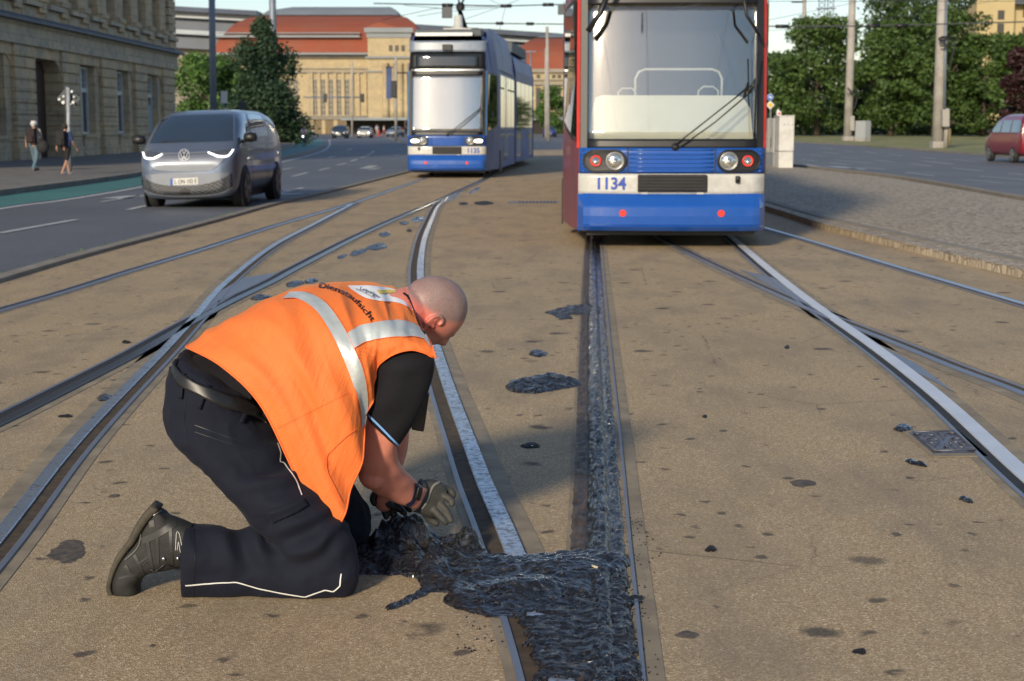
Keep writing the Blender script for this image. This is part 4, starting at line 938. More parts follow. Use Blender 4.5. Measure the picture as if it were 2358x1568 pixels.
    for s in (-1, 1):
        MB().lathe([(.0, -.05), (.09, -.04), (.1, .06)], (s*.6, .06, fz), 'y', 14).build('tail_lamp' if rear else 'headlight', REDL if rear else (EWH if lit else LENS), t, True)
        MB().box(s*.98-.07, s*.98+.07, fb+.1, fb+.2, top, top+.13).build('mirror', BLACK, t, bevel=.03)
    MB().box(-.45, .45, -.02, .04, .34, .48).build('grille', BLACK, t); MB().box(-.26, .26, -.035, -.02, .44, .55).build('number_plate', WHITE, t)
    return t
def gpt(x, y): p = at(x, y); return (p.x, p.y, 0)
TR = 'cars waiting and driving near the station'
small_car('car', 'car', gpt(779, 319), 0, (.02, .028, .04), 'dark car with both headlamps lit driving at the far end of the road', 'suv', True, TR)
small_car('car', 'car', gpt(837, 318), 0, (.5, .49, .44), 'cream car with both headlamps lit beside the dark one', 'sedan', True, TR)
small_car('car', 'car', gpt(900, 315), R(-12), (.2, .25, .3), 'silver blue car standing left of the far tram, its lamps off', 'sedan', False, TR)
small_car('car', 'car', gpt(684, 317), R(8), (.5, .5, .5), 'white car with one bright lamp behind the cyclist', 'sedan', True, TR)
small_car('car', 'car', gpt(655, 318), R(8), (.5, .5, .5), 'white car half hidden by the pointed dark tree', 'suv', True, TR)
small_car('car', 'car', gpt(722, 316), R(80), (.55, .55, .55), 'parked white car seen from the side right of the cyclist', 'sedan', False, TR)
small_car('car', 'car', gpt(1264, 316), R(-4), (.01, .03, .16), 'dark blue small car seen from behind in the gap between the trams', 'hatch', False, rear=True)
small_car('van', 'van', (19.95+.955, 60.2+4.9, 0), math.pi, (.2, .012, .025), 'dark red van driving away at the right edge of the picture', 'van', False)
bc = MB()
for x in (929, 924): pass
# silver van in the left lane
vy = at(456, 481).y
van = empty('van', ((434-CX)/F*vy, vy, -.03), -R(2.2), 'silver grey electric van with lit lamps and a round emblem, driving past the sandstone house', 'van', ry=-R(1.4))
VP = m_paint('silver_blue_paint', (.125, .16, .225), .4, .34); VP2 = m_paint('silver_paint', (.17, .19, .225), .35, .42)
vst = [(0, .84, .32, .70), (.03, .93, .25, .82), (.10, 1.0, .21, .89), (.22, 1.1, .2, .93), (.34, 1.18, .2, .95), (.6, 1.37, .2, .965), (.9, 1.56, .2, .97), (1.15, 1.69, .2, .975), (1.5, 1.765, .2, .975), (2.2, 1.79, .2, .975), (3.6, 1.78, .2, .975), (4.2, 1.72, .22, .96), (4.55, 1.5, .26, .93), (4.7, 1.15, .35, .88)]
vf = lambda z: 1-.14*max(0, (z-1.0)/.8)**1.2-.04*max(0, (.5-z)/.3)
vst = [(a, b_, c_, d_*.915) for a, b_, c_, d_ in vst]; vb, _ = shell(van, vst, vf, VP, 64, p=6.)
sk1 = Skin([vb]); vz = lambda l: [(x*.18+313.4, y*.18+219.4) for x, y in l]
sk1.strip(vz([(345, 268), (700, 256), (1235, 240)]), vz([(170, 618), (600, 606), (1235, 588)]), 'windscreen', CGL, van, 16, 12, .006)
sk1.strip(vz([(130, 640), (600, 622), (1240, 606)]), vz([(100, 705), (600, 712), (1270, 655)]), 'bonnet', VP, van, 16, 4, .005)
sk1.strip(vz([(1262, 245), (1330, 240), (1390, 240)]), vz([(1280, 575), (1370, 560), (1455, 543)]), 'side_window', CGL, van, 10, 8, .006)
sk1.strip(vz([(1415, 240), (1500, 245), (1585, 262)]), vz([(1480, 535), (1590, 522), (1688, 508)]), 'side_window', CGL, van, 10, 8, .006)
sk1.line(vz([(1330, 665), (1560, 630), (1758, 600)]), 2.2, 'belt_trim', SILV, van, 20, .01)
sk1.line(vz([(1398, 240), (1440, 400), (1462, 600), (1480, 900), (1490, 1180)]), .5, 'door_seam', BLACK, van, 24, .005)
sk1.line(vz([(1595, 300), (1660, 520), (1690, 900), (1690, 1170)]), .5, 'door_seam', BLACK, van, 24, .005)
for c in ((1530, 690), (1590, 688)): sk1.line(vz([(c[0]-22, c[1]+3), (c[0]+22, c[1]-3)]), 2, 'door_handle', BLACK, van, 6, .012, curve=False)
pn = sk1.strip(vz([(130, 770), (340, 760), (620, 765), (920, 745), (1230, 720)]), vz([(250, 955), (400, 968), (620, 975), (850, 968), (985, 940)]), 'front_panel', VP2, van, 24, 8, .004)
sk1.line(vz([(130, 850), (200, 935), (270, 968), (620, 980), (900, 970), (1000, 940), (1140, 820)]), .7, 'panel_seam', BLACK, van, 40, .007)
MASTG = mat('grille_bar_grey', (.2, .22, .25), .4, .3); EMB = mat('emblem_silver', (.55, .57, .6), .4, .3)
for nm, a, b2, led in (('l', [(90, 722), (200, 722), (335, 752)], [(100, 790), (200, 805), (335, 770)], [(95, 735), (112, 790), (135, 812), (210, 815), (270, 795), (335, 762)]),
    ('r', [(920, 735), (1080, 705), (1245, 690)], [(930, 750), (1080, 785), (1235, 720)], [(922, 738), (1000, 770), (1060, 788), (1160, 785), (1200, 755), (1238, 700)])):
    hl = sk1.strip(vz(a), vz(b2), 'headlight', mat('lamp_housing', (.12, .13, .14), .25, .4), van, 12, 4, .009)
    sk1.line(vz(led), 2.7, 'light_strip', EWH2, hl, 26, .018)
    for k in range(3):
        q = [(150+k*45, 760), (205, 760)][0] if nm == 'l' else (1040+k*55, 742-k*7); p_ = vz([q])[0]
        sk1.disc(p_[0], p_[1], 1.9, 2.1, 'lens', CHROME, hl, .014, 10)
sk1.line(vz([(340, 752), (540, 748)]), 3.4, 'front_trim', SILV, van, 8, .01, curve=False); sk1.line(vz([(690, 742), (918, 733)]), 3.4, 'front_trim', SILV, van, 8, .01, curve=False)
c = vz([(615, 772)])[0]; em = sk1.disc(c[0], c[1], 12.6, 12.8, 'emblem', mat('emblem_dark', (.03, .033, .04), .3), van, .012)
sk1.disc(c[0], c[1], 13.2, 13.4, 'emblem_ring', EMB, em, .018, 28, .84)
for l in ([(-9.4, -7.5), (-3.2, 10.2), (0, 1.5)], [(9.4, -7.5), (3.2, 10.2), (0, 1.5)], [(-4.6, -11), (0, -1.2)], [(4.6, -11), (0, -1.2)]):
    sk1.line([(c[0]+x, c[1]+y) for x, y in l], 2.2, 'emblem_stroke', EMB, em, 10, .02, 2, curve=False)
gt = [(88, 1035), (150, 1085), (300, 1140), (450, 1158), (620, 1160), (800, 1150), (1000, 1105), (1130, 1050), (1205, 1010)]; gb = [(100, 1190), (170, 1235), (300, 1262), (450, 1275), (620, 1278), (800, 1272), (1000, 1255), (1130, 1215), (1212, 1170)]
sk1.strip(vz([(90, 1020), (300, 1005), (620, 1000), (900, 1000), (1200, 985)]), vz([(95, 1200), (300, 1262), (620, 1285), (1000, 1262), (1215, 1180)]), 'bumper_panel', VP2, van, 24, 6, .004)
gr_ = sk1.strip(vz(gt), vz(gb), 'grille', BLACK, van, 40, 8, .007)
ga, gB = cr(vz(gt), 60), cr(vz(gb), 60)
def gpos(u, v):
    i = min(58, max(0, int(u*59))); f = u*59-i; return tuple((ga[i]*(1-f)+ga[i+1]*f)*(1-v)+(gB[i]*(1-f)+gB[i+1]*f)*v)
for k in range(-3, 21):
    for sgn in (1, -1):
        seg = [];
        for q in range(9):
            v = q/8; u = (k+3.2*(v if sgn > 0 else 1-v))/20
            if 0 <= u <= 1: seg.append(gpos(u, v))
        if len(seg) > 2: sk1.line(seg, .6, 'grille_bar', MASTG, gr_, 8, .012, 2, curve=False)
sk1.line(vz([(75, 1195), (180, 1250), (400, 1285), (620, 1292), (900, 1282), (1120, 1240), (1225, 1175)]), 1.8, 'lower_trim', SILV, van, 30, .012)
for l in ([(82, 1030), (86, 1190)], [(1200, 995), (1212, 1010), (1222, 1170)]): sk1.line(vz(l), 1.8, 'grille_edge', BLACK, van, 8, .013, curve=False)
sk1.disc(*vz([(625, 1226)])[0], 13.5, 6.2, 'radar_cover', BLACK, van, .02)
plate = sk1.strip(vz([(438, 1068), (790, 1052)]), vz([(440, 1152), (796, 1138)]), 'number_plate', WHITE, van, 10, 3, .016, curve=False)
sk1.strip(vz([(438, 1068), (472, 1066)]), vz([(440, 1152), (474, 1150)]), 'plate_band', BLUE, plate, 4, 3, .02, curve=False)
tv, tf = text_tris('L ON 102 E', 1., .01)
vs = [sk1.hit(*vz([(635+v.x*58, 1104-(v.x*58)*.045-v.y*78)])[0], .022) for v in tv]; mk('plate_text', vs, tf, BLACK, plate, False, True)
for s in (-1, 1):
    mm_ = MB(); mm_.lathe([(.02, -.13), (.075, -.11), (.09, 0), (.075, .1), (.02, .12)], (s*1.02, .78, 1.26), 'x', 14); mm_.tube([(s*.84, .8, 1.18), (s*.96, .78, 1.22)], .03, 8); mm_.build('mirror', BLACK, van, True)
for y in (.83, 3.75):
    for s in (-1, 1):
        wheel(van, s*.905, y, .345, s, mat('alloy', (.14, .14, .16), .4, .6) if y < 1 and s < 0 else bpy.data.materials['alloy'], .23)
        MB().lathe([(.415, -.012), (.415, .012)], (s*.878, y, .35), 'x', 32).build('wheel_arch', RUB, van)
MB().box(-.7, .7, 1.2, 4.2, .15, .26).build('underbody', RUB, van)
wpr = MB().tube([(-.5, .36, 1.21), (.1, .42, 1.235), (.55, .5, 1.28)], .012, 6).build('wiper', BLACK, van)
# ---------------------------------------------------------------- kneeling man
def loop2(mb, A, B, h, n=20, p=2.3, yv=Vector((0, 1, 0))):
    C = (A+B)/2; e = (B-A)/2
    for i in range(n):
        a = 2*math.pi*i/n; c, s = math.cos(a), math.sin(a)
        mb.v.append(C+e*math.copysign(abs(c)**(2/p), c)+yv*(h*math.copysign(abs(s)**(2/p), s)))
def loft(mb, secs, sub=5, n=20, p=2.3, cap=True):
    # secs: (px,py, px,py, Y, halfdepth): the two silhouette points of each section
    q = cr([list(s) for s in secs], (len(secs)-1)*sub+1) if sub > 1 else secs; k = len(mb.v)
    for s in q: loop2(mb, P(s[0], s[1], s[4]), P(s[2], s[3], s[4]), s[5], n, p)
    for i in range(len(q)-1):
        for j in range(n): mb.f.append((k+i*n+j, k+i*n+(j+1) % n, k+(i+1)*n+(j+1) % n, k+(i+1)*n+j))
    if cap: mb.f.append(tuple(k+j for j in range(n))[::-1]); mb.f.append(tuple(k+(len(q)-1)*n+j for j in range(n)))
def chain(mb, pts, n=14, sub=4):
    # pts: (px,py,Y,radius m)
    q = cr([tuple(P(a, b, c))+(r,) for a, b, c, r in pts], (len(pts)-1)*sub+1)
    mb.tube([Vector(v[:3]) for v in q], [max(.002, float(v[3])) for v in q], n)
    for e in (q[0], q[-1]): ball(mb, Vector(e[:3]), (float(e[3]),)*3, 10)
def ball(mb, c, r, n=14, M=None):
    k = len(mb.v); m = n//2+1
    for i in range(m+1):
        t = math.pi*i/m
        for j in range(n):
            a = 2*math.pi*j/n; v = Vector((r[0]*math.sin(t)*math.cos(a), r[1]*math.sin(t)*math.sin(a), r[2]*math.cos(t)))
            mb.v.append(c+(M @ v if M else v))
    for i in range(m):
        for j in range(n): mb.f.append((k+i*n+j, k+i*n+(j+1) % n, k+(i+1)*n+(j+1) % n, k+(i+1)*n+j))
def fuse(mb, voxel, smooth=4, fac=.5):
    me = bpy.data.meshes.new('tmp'); me.from_pydata([tuple(v) for v in mb.v], [], mb.f); me.update()
    bm = bmesh.new(); bm.from_mesh(me); bmesh.ops.recalc_face_normals(bm, faces=bm.faces); bm.to_mesh(me); bm.free()
    o = bpy.data.objects.new('tmp', me); COL.objects.link(o)
    r = o.modifiers.new('r', 'REMESH'); r.mode = 'VOXEL'; r.voxel_size = voxel; r.use_smooth_shade = True
    if smooth: s = o.modifiers.new('s', 'SMOOTH'); s.factor = fac; s.iterations = smooth
    ev = o.evaluated_get(bpy.context.evaluated_depsgraph_get()); m2 = ev.to_mesh()
    vs = [v.co.copy() for v in m2.vertices]; ns = [v.normal.copy() for v in m2.vertices]; fs = [tuple(p.vertices) for p in m2.polygons]
    ev.to_mesh_clear(); bpy.data.objects.remove(o); bpy.data.meshes.remove(me); return vs, ns, fs
def proj(p):   # world point -> picture
    d = Vector(p)-CAMLOC; c, s = math.cos(PITCH), math.sin(PITCH)
    z = d.y*c-d.z*s; u = d.y*s+d.z*c; return CX+F*d.x/z, CY-F*u/z
YR = at(600, 1372).y+.03
man = empty('person', at(560, 1330), 0, 'man with a shaved head in an orange vest kneeling over black tar, grey gloves', 'person')
# -- materials
def m_cloth(name, c, c2, sc=300, bs=.25, rough=.85, vs=3):
    m, nt, b = new_mat(name); co = coords(nt); n = nz(nt, co, vs, 4)
    g = mix(nt, ramp(nt, n, [(.35, 0.), (.65, 1.)]), c, c2); w = nz(nt, co, sc, 2); g = mix(nt, w, g, tuple(x*1.35 for x in c2)); setc(nt, b, g)
    b.inputs['Roughness'].default_value = rough; b.inputs['Sheen Weight'].default_value = .02; b.inputs['Specular IOR Level'].default_value = .3; b.inputs['Sheen Roughness'].default_value = .5
    k = bump(nt, b, w, bs, .0008); bump(nt, b, nz(nt, co, 22, 4, .6, .5), .35, .006, k); return m
NAVY = m_cloth('navy_trousers_cloth', (.003, .0042, .011), (.0055, .0072, .016)); POLO = m_cloth('black_polo_cloth', (.004, .004, .006), (.007, .007, .010))
def m_vest():
    m, nt, b = new_mat('orange_mesh_fabric'); uv = coords(nt, 'UV'); sp = nt.nodes.new('ShaderNodeSeparateXYZ'); nt.links.new(uv, sp.inputs[0])
    def f(op, a, b2):
        x = nt.nodes.new('ShaderNodeMath'); x.operation = op
        for i, v in enumerate((a, b2)):
            if isinstance(v, (int, float)): x.inputs[i].default_value = v
            elif v is not None: nt.links.new(v, x.inputs[i])
        return x.outputs[0]
    K = 2*math.pi/.0105
    a = f('SINE', f('MULTIPLY', f('ADD', sp.outputs[0], sp.outputs[1]), K), None); c = f('SINE', f('MULTIPLY', f('SUBTRACT', sp.outputs[0], sp.outputs[1]), K), None)
    d = ramp(nt, f('MULTIPLY', a, c), [(.55, 0.), (.8, 1.)]); n = nz(nt, coords(nt), 6, 4)
    col = mix(nt, n, (.95, .2, .035), (1., .27, .06)); col = mix(nt, ramp(nt, nz(nt, coords(nt), 5, 6, .65), [(.55, 0.), (.8, .4)]), col, (.5, .13, .04)); col = mix(nt, d, col, (.6, .08, .012)); setc(nt, b, col)
    b.inputs['Roughness'].default_value = .7; b.inputs['Sheen Weight'].default_value = .3; b.inputs['Sheen Tint'].default_value = (1, .5, .2, 1)
    k = bump(nt, b, d, -.4, .001); bump(nt, b, nz(nt, coords(nt, 'UV', scale=(5, 16, 1)), 1.6, 5, .55, .8), .32, .02, k)
    out = nt.nodes['Material Output']; tr = nt.nodes.new('ShaderNodeBsdfTranslucent'); nt.links.new(col, tr.inputs[0]); ms = nt.nodes.new('ShaderNodeMixShader'); ms.inputs[0].default_value = .18
    nt.links.new(b.outputs[0], ms.inputs[1]); nt.links.new(tr.outputs[0], ms.inputs[2]); nt.links.new(ms.outputs[0], out.inputs[0]); return m
VEST = m_vest(); VTRIM = mat('orange_tape', (.95, .17, .03), .6, var=.08); REFL = mat('reflective_tape', (.5, .55, .55), .38, .25, var=.12, vs=14, bs=.4, bsc=45, bd=.004)
def m_skin():
    m, nt, b = new_mat('skin'); at_ = nt.nodes.new('ShaderNodeAttribute'); at_.attribute_name = 'zone'; s = nt.nodes.new('ShaderNodeSeparateColor'); nt.links.new(at_.outputs[0], s.inputs[0])
    co = coords(nt); n = nz(nt, co, 14, 5, .6); g = mix(nt, n, (.54, .2, .14), (.62, .29, .21)); g = mix(nt, s.outputs[1], g, (.66, .16, .125))
    h = nz(nt, co, 300, 3, .75); h2 = nz(nt, co, 30, 3)
    hm = nt.nodes.new('ShaderNodeMath'); hm.operation = 'MULTIPLY'; nt.links.new(s.outputs[0], hm.inputs[0]); nt.links.new(ramp(nt, h, [(.3, .4), (.58, .95)]), hm.inputs[1])
    g = mix(nt, hm.outputs[0], g, mix(nt, h2, (.11, .10, .10), (.25, .23, .225))); g = mix(nt, s.outputs[2], g, (.1, .05, .035)); setc(nt, b, g)
    b.inputs['Roughness'].default_value = .5; b.inputs['Subsurface Weight'].default_value = .08; b.inputs['Subsurface Radius'].default_value = (.01, .004, .002)
    k = bump(nt, b, nz(nt, co, 90, 5), .2, .002); bump(nt, b, h, .15, .001, k); return m
SKIN = m_skin(); LEATHER = mat('black_leather', (.012, .012, .012), .38, var=.3, vs=30, bs=.2, bsc=200, bd=.001)
BOOT = mat('boot_fabric', (.016, .016, .015), .7, var=.3, vs=18, bs=.35, bsc=140, bd=.002); BOOTP = mat('boot_panel', (.021, .022, .021), .5, var=.2, vs=20, bs=.2, bsc=120, bd=.001); SOLE = mat('boot_sole', (.045, .04, .028), .7, var=.3, vs=20, bs=.5, bsc=90, bd=.003, dirt=(.1, .08, .05), dirt_s=12)
GLOVE = mat('grey_glove', (.05, .05, .044), .68, var=.25, vs=30, bs=.5, bsc=260, bd=.0015, dirt=(.03, .03, .03), dirt_s=14); GLOVEK = mat('dirty_glove', (.012, .012, .011), .55, var=.3, vs=30, bs=.5, bsc=200, bd=.002)
PIPE = mat('white_piping', (.75, .75, .72), .5); PIPEB = mat('light_blue_piping', (.18, .38, .75), .6)
# -- trousers
tb_ = MB()
loft(tb_, [(416, 806, 612, 925, YR+.21, .175), (405, 826, 608, 952, YR+.20, .185), (384, 900, 640, 985, YR+.19, .19), (388, 985, 672, 1035, YR+.15, .175), (448, 1062, 705, 1090, YR+.07, .135), (515, 1126, 752, 1145, YR+.03, .12), (578, 1192, 795, 1210, YR+.01, .11), (634, 1248, 820, 1272, YR, .10), (690, 1296, 822, 1322, YR, .09), (735, 1330, 800, 1368, YR, .06)], n=28)
loft(tb_, [(818, 1285, 822, 1345, YR, .055), (790, 1255, 800, 1380, YR, .085), (735, 1240, 740, 1383, YR, .092), (660, 1240, 660, 1380, YR, .09), (590, 1226, 590, 1377, YR, .088), (510, 1214, 512, 1375, YR, .092), (430, 1204, 428, 1377, YR, .098)], n=28)
chain(tb_, [(640, 1060, YR+.34, .14), (720, 1130, YR+.38, .125), (795, 1190, YR+.40, .095)]); chain(tb_, [(797, 1195, YR+.40, .09), (770, 1190, YR+.6, .085), (745, 1178, YR+.8, .07)])
vs, ns, fs = fuse(tb_, .0075, 5)
def wr(p, a, sx, sy, sz, seed):
    v = noise.noise(Vector((p[0]*sx+seed, p[1]*sy, p[2]*sz))); return a*(1-2*abs(v))
for i, (v, n_) in enumerate(zip(vs, ns)):
    x, y = proj(v); d = 0
    k1 = math.exp(-((x-705)/70)**2-((y-1235)/55)**2); k2 = math.exp(-((x-640)/80)**2-((y-1080)/60)**2); k3 = math.exp(-((x-560)/90)**2-((y-1250)/60)**2)
    r_ = (x*.5+y*.85); d += .020*k1*math.sin(r_/9.+3*noise.noise(v*6)); d += .017*k2*math.sin((y+.25*x)/11.+3*noise.noise(v*5)); d += .017*k3*math.sin((x*.9-y*.35)/13+2*noise.noise(v*5))
    d += .011*noise.noise(Vector((v.x*9, v.y*6, v.z*14)))+.006*(.5-abs(noise.noise(v*17)))
    if x < 440 and y > 1190: d *= .5
    vs[i] = v+n_*d; vs[i].z = max(vs[i].z, .006)
trousers = mk('trousers', vs, fs, NAVY, man, True, True)
# -- shirt: torso and sleeves
sh = MB()
loft(sh, [(425, 838, 600, 965, YR+.22, .165), (440, 822, 625, 985, YR+.24, .155), (545, 790, 705, 970, YR+.28, .15), (655, 745, 775, 920, YR+.31, .15), (745, 715, 835, 880, YR+.33, .15), (835, 705, 880, 840, YR+.35, .14), (905, 700, 925, 830, YR+.35, .11), (935, 712, 955, 790, YR+.37, .06)], n=28)
SHY = YR+.14
loft(sh, [(880, 790, 965, 775, SHY+.05, .07), (868, 832, 998, 822, SHY, .08), (860, 870, 1000, 862, SHY, .08), (851, 915, 984, 912, SHY, .076), (846, 938, 956, 968, SHY+.01, .07), (842, 953, 917, 1026, SHY+.02, .064)], n=24)
chain(sh, [(925, 805, YR+.5, .06), (928, 835, YR+.52, .08), (915, 900, YR+.5, .07)])
vs, ns, fs = fuse(sh, .0075, 4)
for i, (v, n_) in enumerate(zip(vs, ns)):
    x, y = proj(v); d = .005*noise.noise(Vector((v.x*10, v.y*8, v.z*7)))+.008*math.sin((x*.75+y*.55)/13+2.5*noise.noise(v*6))*math.exp(-((x-905)/60)**2-((y-900)/70)**2); vs[i] = v+n_*d
shirt = mk('polo_shirt', vs, fs, POLO, man, True, True)
# -- body: head, neck, arms as one surface
bd_ = MB(); HS = 1.16
up0 = Vector((.83, .06, .50)).normalized(); fw0 = Vector((.5, .0, -.86)); fw0 = (fw0-up0*fw0.dot(up0)).normalized()
fw = Matrix.Rotation(R(24), 3, up0) @ fw0
if fw.y < fw0.y: fw = Matrix.Rotation(R(-24), 3, up0) @ fw0
rt = fw.cross(up0).normalized(); HM = Matrix((rt, fw, up0)).transposed(); HC = P(993, 716, YR+.42)
def headpt(d):
    r_, f_, u_ = d; a = Vector((r_*.076, f_*.098, u_*.108))
    # cranium fuller at the back, narrower jaw
    if u_ < 0:
        j = min(1, -u_); a.x *= 1-.22*j**1.3; a.y *= (1-.10*j) if f_ > 0 else (1-.34*j)
        if f_ > 0: a.z *= 1+.14*f_*j; a.y += .012*j*f_
    if f_ < 0: a.y *= 1.06
    ff = max(0, f_)
    g = lambda x0, z0, sx, sz: math.exp(-((abs(r_)-x0)/sx)**2-((u_-z0)/sz)**2)*ff
    a.y += .024*math.exp(-(r_/.14)**2-((u_+.22)/.13)**2)*ff+.012*math.exp(-(r_/.12)**2-((u_+.05)/.16)**2)*ff   # nose
    a.y += .006*g(.3, .12, .25, .08)-.010*g(.36, -.02, .16, .09)+.005*g(.45, -.28, .2, .16)                      # brow, sockets, cheeks
    a.y += .007*math.exp(-(r_/.2)**2-((u_+.46)/.06)**2)*ff+.006*math.exp(-(r_/.18)**2-((u_+.58)/.05)**2)*ff-.004*math.exp(-(r_/.24)**2-((u_+.52)/.02)**2)*ff
    a.y += .012*math.exp(-(r_/.22)**2-((u_+.82)/.14)**2)*ff
    return a*HS
k = len(bd_.v); NU, NV = 60, 44
for i in range(NV+1):
    t = math.pi*i/NV
    for j in range(NU):
        a = 2*math.pi*j/NU; bd_.v.append(HC+HM @ headpt((math.sin(t)*math.cos(a), math.sin(t)*math.sin(a), math.cos(t))))
for i in range(NV):
    for j in range(NU): bd_.f.append((k+i*NU+j, k+i*NU+(j+1) % NU, k+(i+1)*NU+(j+1) % NU, k+(i+1)*NU+j))
def ear(s):
    c = Vector((s*.0715, -.006, -.012))*HS
    rim = [(.0, -.030, .0), (-.012, -.020, .0), (-.020, .0, .0), (-.019, .018, .0), (-.010, .030, .0), (.004, .031, .0), (.013, .022, .0), (.013, .010, .0)]
    pts = [HC+HM @ (c+Vector((s*(.010+.012*(-f if f < 0 else 0)*40*.5), f, u))*HS) for f, u, _ in rim]
    q = cr([tuple(p) for p in pts], 30); bd_.tube([Vector(p) for p in q], [.0042*HS]*30, 8)
    ball(bd_, HC+HM @ (c+Vector((s*.008, -.008, .002))*HS), (.006*HS, .014*HS, .026*HS), 12, HM)
    ball(bd_, HC+HM @ (c+Vector((s*.009, -.0, -.028))*HS), (.005*HS, .007*HS, .009*HS), 10, HM)
    bd_.tube([HC+HM @ (c+Vector((s*.013, -.006, .016))*HS), HC+HM @ (c+Vector((s*.015, -.013, .0))*HS), HC+HM @ (c+Vector((s*.012, -.006, -.014))*HS)], .0028*HS, 7)
    ball(bd_, HC+HM @ (c+Vector((s*.006, .010, -.004))*HS), (.006*HS, .005*HS, .007*HS), 8, HM)
ear(1); ear(-1)
nk = [(880, 735, YR+.34, .085), (925, 722, YR+.37, .082), (955, 712, YR+.40, .080), (985, 718, YR+.42, .07)]
chain(bd_, nk, 20); chain(bd_, [(960, 760, YR+.40, .055), (985, 760, YR+.41, .05)], 14)
loft(bd_, [(900, 830, 960, 830, SHY, .055), (856, 930, 920, 960, SHY+.02, .052), (846, 952, 912, 1018, SHY+.03, .052), (834, 1025, 914, 1042, SHY+.06, .053), (829, 1076, 917, 1060, SHY+.09, .056), (842, 1110, 927, 1078, SHY+.12, .055), (876, 1140, 941, 1092, SHY+.16, .049), (914, 1158, 955, 1105, SHY+.2, .039), (948, 1170, 969, 1118, SHY+.24, .03), (962, 1172, 985, 1125, SHY+.27, .028)], n=24)
chain(bd_, [(915, 900, YR+.5, .05), (905, 1030, YR+.52, .05), (890, 1085, YR+.50, .045), (882, 1135, YR+.48, .033), (884, 1160, YR+.48, .03)])
ball(bd_, P(860, 1095, SHY+.1), (.05, .05, .045), 14)
vs, ns, fs = fuse(bd_, .0042, 2, .4); Hi = HM.transposed(); zone = []
for i, (v, n_) in enumerate(zip(vs, ns)):
    l = Hi @ (v-HC)/HS; x, y = proj(v); near = l.length < .17 and x > 938
    hair = 0
    if near:
        hl_ = .012+.05*max(0, min(1, l.y/.06)) if l.y > -.02 else .01-.5*(-.02-l.y)      # hair line height over the ear / nape
        hair = max(0, min(1, (l.z-hl_+.01)/.022))*(1 if l.y < .055 else max(0, 1-(l.y-.055)/.03))
        if l.y > .02 and l.z < .0 and l.z > -.09: hair = max(hair, .35*min(1, (l.y-.02)/.03)*(1 if l.z < -.035 else .2))
    neck = math.exp(-((x-950)/40)**2-((y-712)/55)**2)+.6*math.exp(-((x-1000)/30)**2-((y-745)/30)**2)
    if y > 900: neck = .15
    dk = 0
    if near:
        dk = .9*math.exp(-((abs(l.x)-.026)/.014)**2-((l.z+.001)/.004)**2)*(l.y > .05)+.7*math.exp(-((abs(l.x)-.026)/.018)**2-((l.z-.014)/.004)**2)*(l.y > .06)+.7*math.exp(-(l.x/.024)**2-((l.z+.058)/.003)**2)*(l.y > .06)
    # furrows of the neck roll, elbow creases
    d = -.003*math.exp(-((x-(936+.35*(y-668)))/3.)**2)*(y < 730) if x < 980 and y < 760 else 0
    if y > 1000: d += .0022*noise.noise(Vector((v.x*26, v.y*20, v.z*26)))+.003*math.exp(-((x-880+.3*(y-1080))/14)**2)
    vs[i] = v+n_*d; zone.append((hair, min(1, neck), min(1, dk), 1))
body = mk('body', vs, fs, SKIN, man, True, True)
ca = body.data.color_attributes.new('zone', 'FLOAT_COLOR', 'POINT'); ca.data.foreach_set('color', np.array(zone, 'f').ravel())
# -- boot
bt = MB(); YB = YR
loft(bt, [(348, 1162, 388, 1186, YB, .036), (322, 1200, 420, 1235, YB, .047), (302, 1240, 412, 1302, YB, .05), (277, 1280, 350, 1316, YB, .052), (262, 1322, 327, 1332, YB, .054), (260, 1350, 323, 1358, YB, .052), (268, 1373, 319, 1376, YB, .044), (282, 1386, 304, 1386, YB, .026)], n=24, p=2.6)
loft(bt, [(372, 1180, 372, 1312, YB, .048), (405, 1190, 400, 1308, YB, .056), (445, 1208, 440, 1302, YB, .06)], n=22)
vs, ns, fs = fuse(bt, .005, 2)
for i, (v, n_) in enumerate(zip(vs, ns)):
    x, y = proj(v); d = .0022*math.sin((x*.35+y)/6)*math.exp(-((x-318)/30)**2-((y-1345)/30)**2); vs[i] = v+n_*d; vs[i].z = max(.004, vs[i].z)
boot = mk('boot', vs, fs, BOOT, man, True, True)
so2 = MB(); SP = [(352, 1157), (335, 1176), (316, 1205), (303, 1232), (290, 1250), (272, 1276), (258, 1312), (251, 1345), (258, 1370), (272, 1385), (290, 1391), (308, 1390)]
SI = [(372, 1168), (352, 1190), (334, 1216), (320, 1240), (302, 1262), (284, 1288), (270, 1318), (264, 1345), (269, 1362), (279, 1374), (292, 1380), (306, 1383)]
loft(so2, [(a, b, c, d, YB, .05-.012*(i < 1)-.0016*max(0, i-7)**2+.006*math.sin(i*.6)) for i, ((a, b), (c, d)) in enumerate(zip(SP, SI))], 6, 20, 5)
so2.build('sole', SOLE, boot, True, world=True)
skb = Skin([boot])
bz = lambda l: [(x*.29969*.6269+380*.6269, y*.29969*.6269+1780*.6269) for x, y in l]
for l, w in (([(470, 690), (640, 620), (790, 530), (890, 470)], 15), ([(380, 860), (430, 960), (490, 1110)], 7), ([(540, 680), (560, 820), (600, 1040)], 7), ([(440, 960), (570, 870)], 5), ([(470, 990), (590, 890)], 4), ([(270, 990), (330, 1090), (400, 1160)], 8), ([(190, 1150), (330, 1110), (470, 1100)], 6), ([(660, 640), (670, 980)], 6), ([(820, 530), (840, 980)], 7), ([(600, 520), (585, 440)], 12)):
    skb.line(bz(l), w, 'overlay_panel', BOOTP, boot, 14, .0025)
